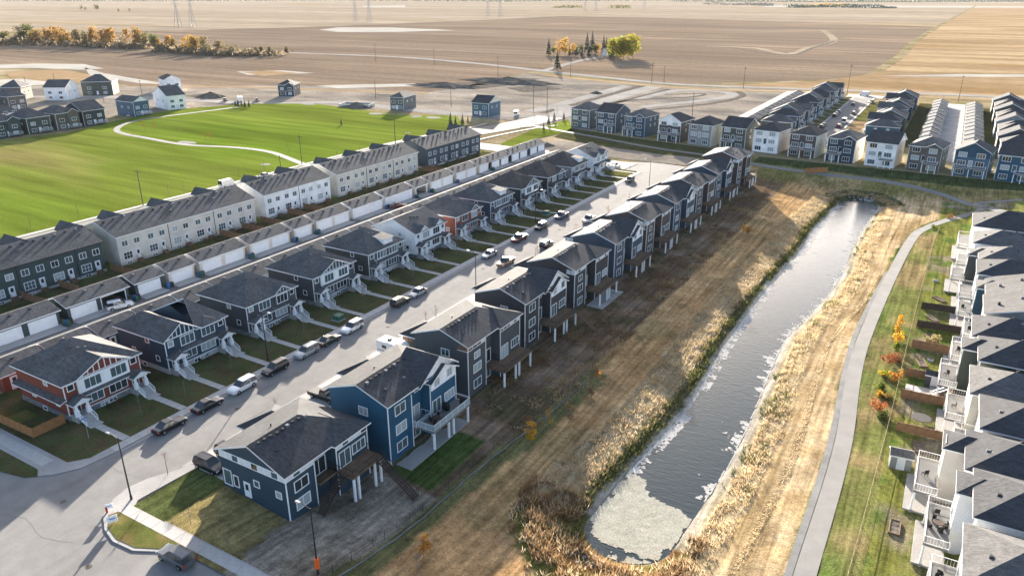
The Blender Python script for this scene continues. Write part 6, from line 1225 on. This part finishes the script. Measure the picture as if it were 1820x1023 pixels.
for k, (xy, lf) in enumerate([((-310.3, 205.8), 'leaf_red'), ((-305.1, 207.2), 'leaf_red'), ((-281.6, 203.2), None), ((-264.1, 201.5), 'leaf_red'), ((-261.3, 201.7), 'leaf_red'), ((-217.3, 202.0), None), ((-200.7, 174.7), None), ((-199.5, 162.8), None), ((-200.3, 136.9), None), ((-198.7, 141.0), None), ((-200.3, 108.9), None), ((-202.5, 97.3), None), ((-190.4, 199.8), None), ((-189.4, 210.9), None), ((-189.3, 206.2), None), ((-195.2, 247.6), None), ((-171.5, 338.3), None), ((-160.6, 272.4), None), ((-162.5, 285.5), None), ((-163.9, 298.2), None)]): sapling(xy, 'young tree round the park, %s from the left edge path' % ORD[k], 'twig_red' if lf else 'twig', lf, 1.2, 'saplings round the park')
# birches turning yellow on the bank
def small_tree(xy, h, r, m, label, n=260, m2=None, size=.13, seed=0, name='bank_tree', z0=.3):
    e = ob(name, None, None, (*xy, gz(*xy) - .03), random.uniform(0, 6.28)); ob('trunk', trunk_mesh(h * .92, .05, 8, seed, .35, 'twig_grey'), e); ob('crown', leaf_mesh('crown', m, blobs_round(h, r, 8, seed, z0), n, size, seed, m2), e); return tag(e, label, 'tree')
small_tree((-43.8, 80.4), 3.8, .95, 'leaf_yellow', 'bright yellow young tree on the bank below the teal house', 420, 'leaf_gold', .13, 1); small_tree((-43.3, 84.7), 3.9, .8, 'leaf_gold', 'thin golden young tree beside the bright yellow one', 160, 'leaf_rust', .11, 2); small_tree((-41.5, 88.1), 3.2, .9, 'leaf_rust', 'rust brown young tree on the bank', 190, 'twig', .1, 3)
small_tree((-42.5, 52.9), 3.9, .85, 'leaf_orange', 'orange leaved young tree on the bank at the bottom', 240, 'leaf_yellow', .12, 4); small_tree((-41.7, 50.6), 3.0, .7, 'twig', 'nearly bare young tree at the bottom of the bank', 90, None, .08, 5); small_tree((-42.2, 100.2), 3.4, .8, 'leaf_orange', 'orange brown young tree below the slate house', 140, 'leaf_rust', .1, 6)
small_tree((-41.8, 96.9), 2.2, .8, 'leaf_rust', 'low brown shrub below the slate house', 160, 'twig', .1, 7); small_tree((-41.5, 196.5), 3.0, 1.1, 'leaf_orange', 'orange tree on the bank below the far end of the row', 200, 'leaf_rust', .14, 8); small_tree((-43.0, 197.5), 2.6, .7, 'leaf_yellow', 'small yellow tree on the bank below the far end of the row', 150, None, .14, 9)
small_tree((-44.1, 132.5), 3.2, .7, 'leaf_rust', 'thin brown sapling on the bank halfway along', 90, None, .1, 10)
G_SHRUB = [(-1.3, 149.0), (-1.1, 143.8), (-0.6, 139.6), (-1.7, 133.2), (-0.6, 134.9), (-1.9, 127.7), (0.0, 126.7), (-2.0, 122.8), (-1.7, 120.0), (-0.3, 119.4), (-1.4, 115.3), (-0.6, 112.5), (5.0, 146.3), (3.8, 145.1), (1.4, 226.6), (5.1, 240.6)]
# shrub bed by the wire fence
for k, (u, v, h, r, m, m2, lb) in enumerate([(1597, 588, 3.2, 1.0, 'leaf_yellow', 'leaf_orange', 'tall yellow tree at the top of the shrub bed'), (1594, 606, 2.2, 1.1, 'leaf_yellow', 'leaf_gold', 'broad yellow shrub under the tall yellow tree'), (1596, 622, 1.3, 1.0, 'leaf_green', 'leaf_lime', 'round green shrub in the shrub bed'), (1578, 645, 1.9, 1.7, 'leaf_red', 'leaf_rust', 'wide dark red shrub in the shrub bed'), (1592, 640, 1.6, 1.2, 'leaf_rust', 'leaf_olive', 'brown green shrub beside the dark red one'),
                                              (1570, 668, 1.5, 1.0, 'leaf_lime', 'leaf_yellow', 'yellow green shrub in the middle of the bed'), (1592, 676, 2.3, 1.2, 'leaf_orange', 'leaf_gold', 'bright orange shrub by the wire fence'), (1564, 690, 1.2, .9, 'leaf_green', 'leaf_lime', 'small green shrub beside the orange one'), (1564, 704, 1.2, .8, 'leaf_yellow', 'leaf_olive', 'low yellow shrub in the bed'), (1580, 710, 1.2, .9, 'leaf_olive', 'leaf_gold', 'olive shrub near the wire fence'),
                                              (1562, 728, 1.8, 1.4, 'leaf_red', 'leaf_orange', 'rusty red shrub at the lower end of the bed'), (1568, 745, 1.3, 1.0, 'leaf_green', 'leaf_olive', 'green shrub closing the lower end of the bed'), (1662, 608, 1.4, 1.0, 'leaf_straw', 'leaf_olive', 'pale feathery grass clump behind the play shed'), (1648, 610, 1.3, .8, 'leaf_straw', 'leaf_olive', 'smaller pale grass clump behind the play shed'), (1660, 408, 1.2, 1.2, 'leaf_green', 'leaf_lime', 'green shrub by the fork of the pond path'), (1690, 388, .9, 1.6, 'leaf_rust', 'leaf_olive', 'low planting at the fork of the paths')]):
    xy = G_SHRUB[k]; e = ob('garden_shrub', None, None, (*xy, gz(*xy) - .1), random.uniform(0, 6.28)); ob('stem', trunk_mesh(h * .8, .05, 8, k, .5, 'twig'), e); ob('leaves', leaf_mesh('leaves', m, blobs_round(h, r, 9, k + 3, .12), 420, .12, k, m2), e); tag(e, lb, 'shrub')
# yard shrubs behind the terraces
for k, y in enumerate([104.5, 107, 112, 115.5, 121.5, 127.5, 138, 144.5, 150, 153, 165, 172, 178, 184, 193, 198, 204, 210, 218]):
    h = rb.uniform(.8, 1.5); e = ob('yard_shrub', None, None, (-152.2 + rb.uniform(-1, 3.5), y, 0)); ob('leaves', leaf_mesh('leaves', rb.choice(['leaf_rust', 'twig', 'leaf_olive']), blobs_round(h, h * .8, 6, k, .1), 110, .13, k, 'leaf_rust'), e); ob('stem', trunk_mesh(h * .8, .04, 5, k, .4, 'twig'), e); tag(e, 'brown yard shrub behind the terraces, %s from the corner' % ORD[k], 'shrub', 'shrubs behind the terraces')
# foundation shrubs of the duplexes
for k in range(12):
    for q in range(2): e = ob('front_shrub', None, None, (-100.2, AY[k] + 5.2 + 1.5 * q, 0)); h = rb.uniform(.5, .9); ob('leaves', leaf_mesh('leaves', rb.choice(['leaf_olive', 'leaf_rust', 'leaf_spruce']), blobs_round(h, .5, 4, k * 2 + q, .1), 60, .09, k, None), e); tag(e, 'small shrub under the front windows of the %s duplex, %s one' % (names_a[k], ('nearer', 'farther')[q]), 'shrub', 'shrubs before the duplexes')

def blades(name, m, pts, h0, h1, w, lean, seed, par=None):
    r = np.random.RandomState(seed); n = len(pts); x, y = pts[:, 0], pts[:, 1]; z = T(x, y) + np.where((pond_d(x, y) > 1.5) & (pond_d(x, y) < 8), .2, 0) - .1
    a = r.uniform(0, 6.2832, n); h = r.uniform(h0, h1, n); lx = r.normal(.3, 1, n) * lean * h; ly = r.normal(-.3, 1, n) * lean * h; ww = w * r.uniform(.6, 1.4, n)
    v = np.empty((n, 3, 3)); v[:, 0] = np.stack([x - np.cos(a) * ww, y - np.sin(a) * ww, z], 1); v[:, 1] = np.stack([x + np.cos(a) * ww, y + np.sin(a) * ww, z], 1); v[:, 2] = np.stack([x + lx, y + ly, z + h], 1)
    me = bpy.data.meshes.new(name); me.vertices.add(n * 3); me.vertices.foreach_set('co', v.ravel()); me.loops.add(n * 3); me.loops.foreach_set('vertex_index', np.arange(n * 3)); me.polygons.add(n); me.polygons.foreach_set('loop_start', np.arange(n) * 3); me.polygons.foreach_set('loop_total', np.full(n, 3)); me.materials.append(M[m]); me.update(); me.validate()
    return stuff(ob(name, me))
def scatter(n, x0, x1, y0, y1, test, seed, clump=None):
    r = np.random.RandomState(seed); x = r.uniform(x0, x1, n); y = r.uniform(y0, y1, n); k = test(x, y)
    if clump is not None: k &= fbm(x, y, clump[0], seed) > clump[1]
    return np.stack([x[k], y[k]], 1)
side = lambda x, y: x < (-24.5 + (y - 67) * .025)
blades('pale_reeds', 'reed_pale', scatter(230000, -42, -8, 60, 262, lambda x, y: ((pond_d(x, y) > 2.6) & (pond_d(x, y) < 7.6) & side(x, y) & (y > 73)) | ((pond_d(x, y) > 1.7) & (pond_d(x, y) < 4.9) & ~side(x, y) & (y > 68)), 1, (1.3, .42)), .22, .7, .055, .5, 1)
blades('brown_reeds', 'reed_mid', scatter(90000, -42, -8, 60, 262, lambda x, y: ((pond_d(x, y) > 2.0) & (pond_d(x, y) < 8.2) & side(x, y)) | ((pond_d(x, y) > 1.5) & (pond_d(x, y) < 5.4) & ~side(x, y)), 2, (1.6, .46)), .35, .95, .065, .35, 2)
blades('green_sedge', 'reed_green', scatter(90000, -42, -8, 60, 262, lambda x, y: ((pond_d(x, y) > .5) & (pond_d(x, y) < 3.0) & side(x, y)) | ((pond_d(x, y) > .6) & (pond_d(x, y) < 5) & ~side(x, y) & (fbm(x, y, 4, 300) > .58)), 3, (2.0, .42)), .3, .95, .10, .4, 3)
blades('straw_thicket', 'reed_pale', scatter(11000, -42, -12, 52, 76, lambda x, y: (pond_d(x, y) > .9) & (pond_d(x, y) < 9.5) & (y < 74) & (x < -16), 14, (1.6, .52)), .4, 1.2, .07, .4, 14)
blades('rusty_thicket', 'reed_rust', scatter(30000, -42, -12, 52, 76, lambda x, y: (pond_d(x, y) > .9) & (pond_d(x, y) < 9.5) & (y < 74) & (x < -16), 4, (1.8, .5)), .4, 1.4, .07, .4, 4)
blades('yard_weeds', 'reed_rust', scatter(60000, -57, -44.5, 82, 240, lambda x, y: (fbm(x, y, 5, 95) > .5), 5, (3, .47)), .2, .6, .09, .5, 5)
blades('yard_straw', 'reed_mid', scatter(50000, -56, -40.5, 82, 240, lambda x, y: (x > -49.5 + (y - 60) * .02) & (x < -44) | (fbm(x, y, 4, 91) > .56), 6, (3, .48)), .2, .55, .09, .5, 6)
blades('bank_stubble', 'reed_mid', scatter(110000, -46, -30, 42, 258, lambda x, y: (pond_d(x, y) > 7.5), 7), .05, .16, .07, .8, 7)
blades('meadow_stubble', 'reed_pale', scatter(90000, -18, -5, 66, 250, lambda x, y: (pond_d(x, y) > 5) & (x < np.interp(y, [60, 102, 142, 210], [-7.6, -7.6, -9.4, -6.6])), 8), .05, .15, .07, .8, 8)
# stones at the pond's two ends
def stone_mesh(seed):
    g = random.Random(seed); mb = MB()
    for z, r in ((-.4, .8), (0, 1.0), (.45, .75), (.7, .3)):
        for k in range(7): a = 6.2832 * k / 7; rr = r * g.uniform(.8, 1.15); mb.v.append((rr * math.cos(a), rr * math.sin(a), z + g.uniform(-.1, .1)))
    for j in range(3):
        for k in range(7): a = j * 7 + k; b = j * 7 + (k + 1) % 7; mb.f.append((a, b, b + 7, a + 7)); mb.m.append(0)
    mb.f.append(tuple(range(21, 28))); mb.m.append(0); return mb.mesh('stone', 'rock')
STN = [stone_mesh(s) for s in range(5)]
for nm, cx, cy, n, sp, lb in (('stone_apron', -27.6, 63.6, 90, (3.4, 1.6), 'grey stones at the near end of the pond'), ('stone_apron', -20.5, 259, 70, (5.5, 2.2), 'dark stones round the outlet at the far end of the pond')):
    e = ob(nm, None, None, (cx, cy, 0)); tag(e, lb, 'stones')
    for k in range(n):
        a = rb.uniform(0, 6.28); q = math.sqrt(rb.random()); x, y = cx + sp[0] * q * math.cos(a), cy + sp[1] * q * math.sin(a); o = ob('stone', rb.choice(STN), e, (x - cx, y - cy, max(Tz(x, y), WATER - .1) + .05), rb.uniform(0, 6.28)); s = rb.uniform(.18, .42); o.scale = (s, s * rb.uniform(.7, 1.2), s * .8)
# air: thin bright haze over the plain
hz = MB().box(-9000, 9000, -60, 14000, -8, 75).build('haze', 'trim'); stuff(hz)
hm = bpy.data.materials.new('haze_air'); hm.use_nodes = True; nt = hm.node_tree; nt.nodes.remove(nt.nodes['Principled BSDF'])
pv = nt.nodes.new('ShaderNodeVolumePrincipled'); pv.inputs['Color'].default_value = (.86, .90, .96, 1); pv.inputs['Density'].default_value = .000016; pv.inputs['Anisotropy'].default_value = 0
nt.links.new(pv.outputs[0], nt.nodes['Material Output'].inputs['Volume']); hz.data.materials.clear(); hz.data.materials.append(hm)
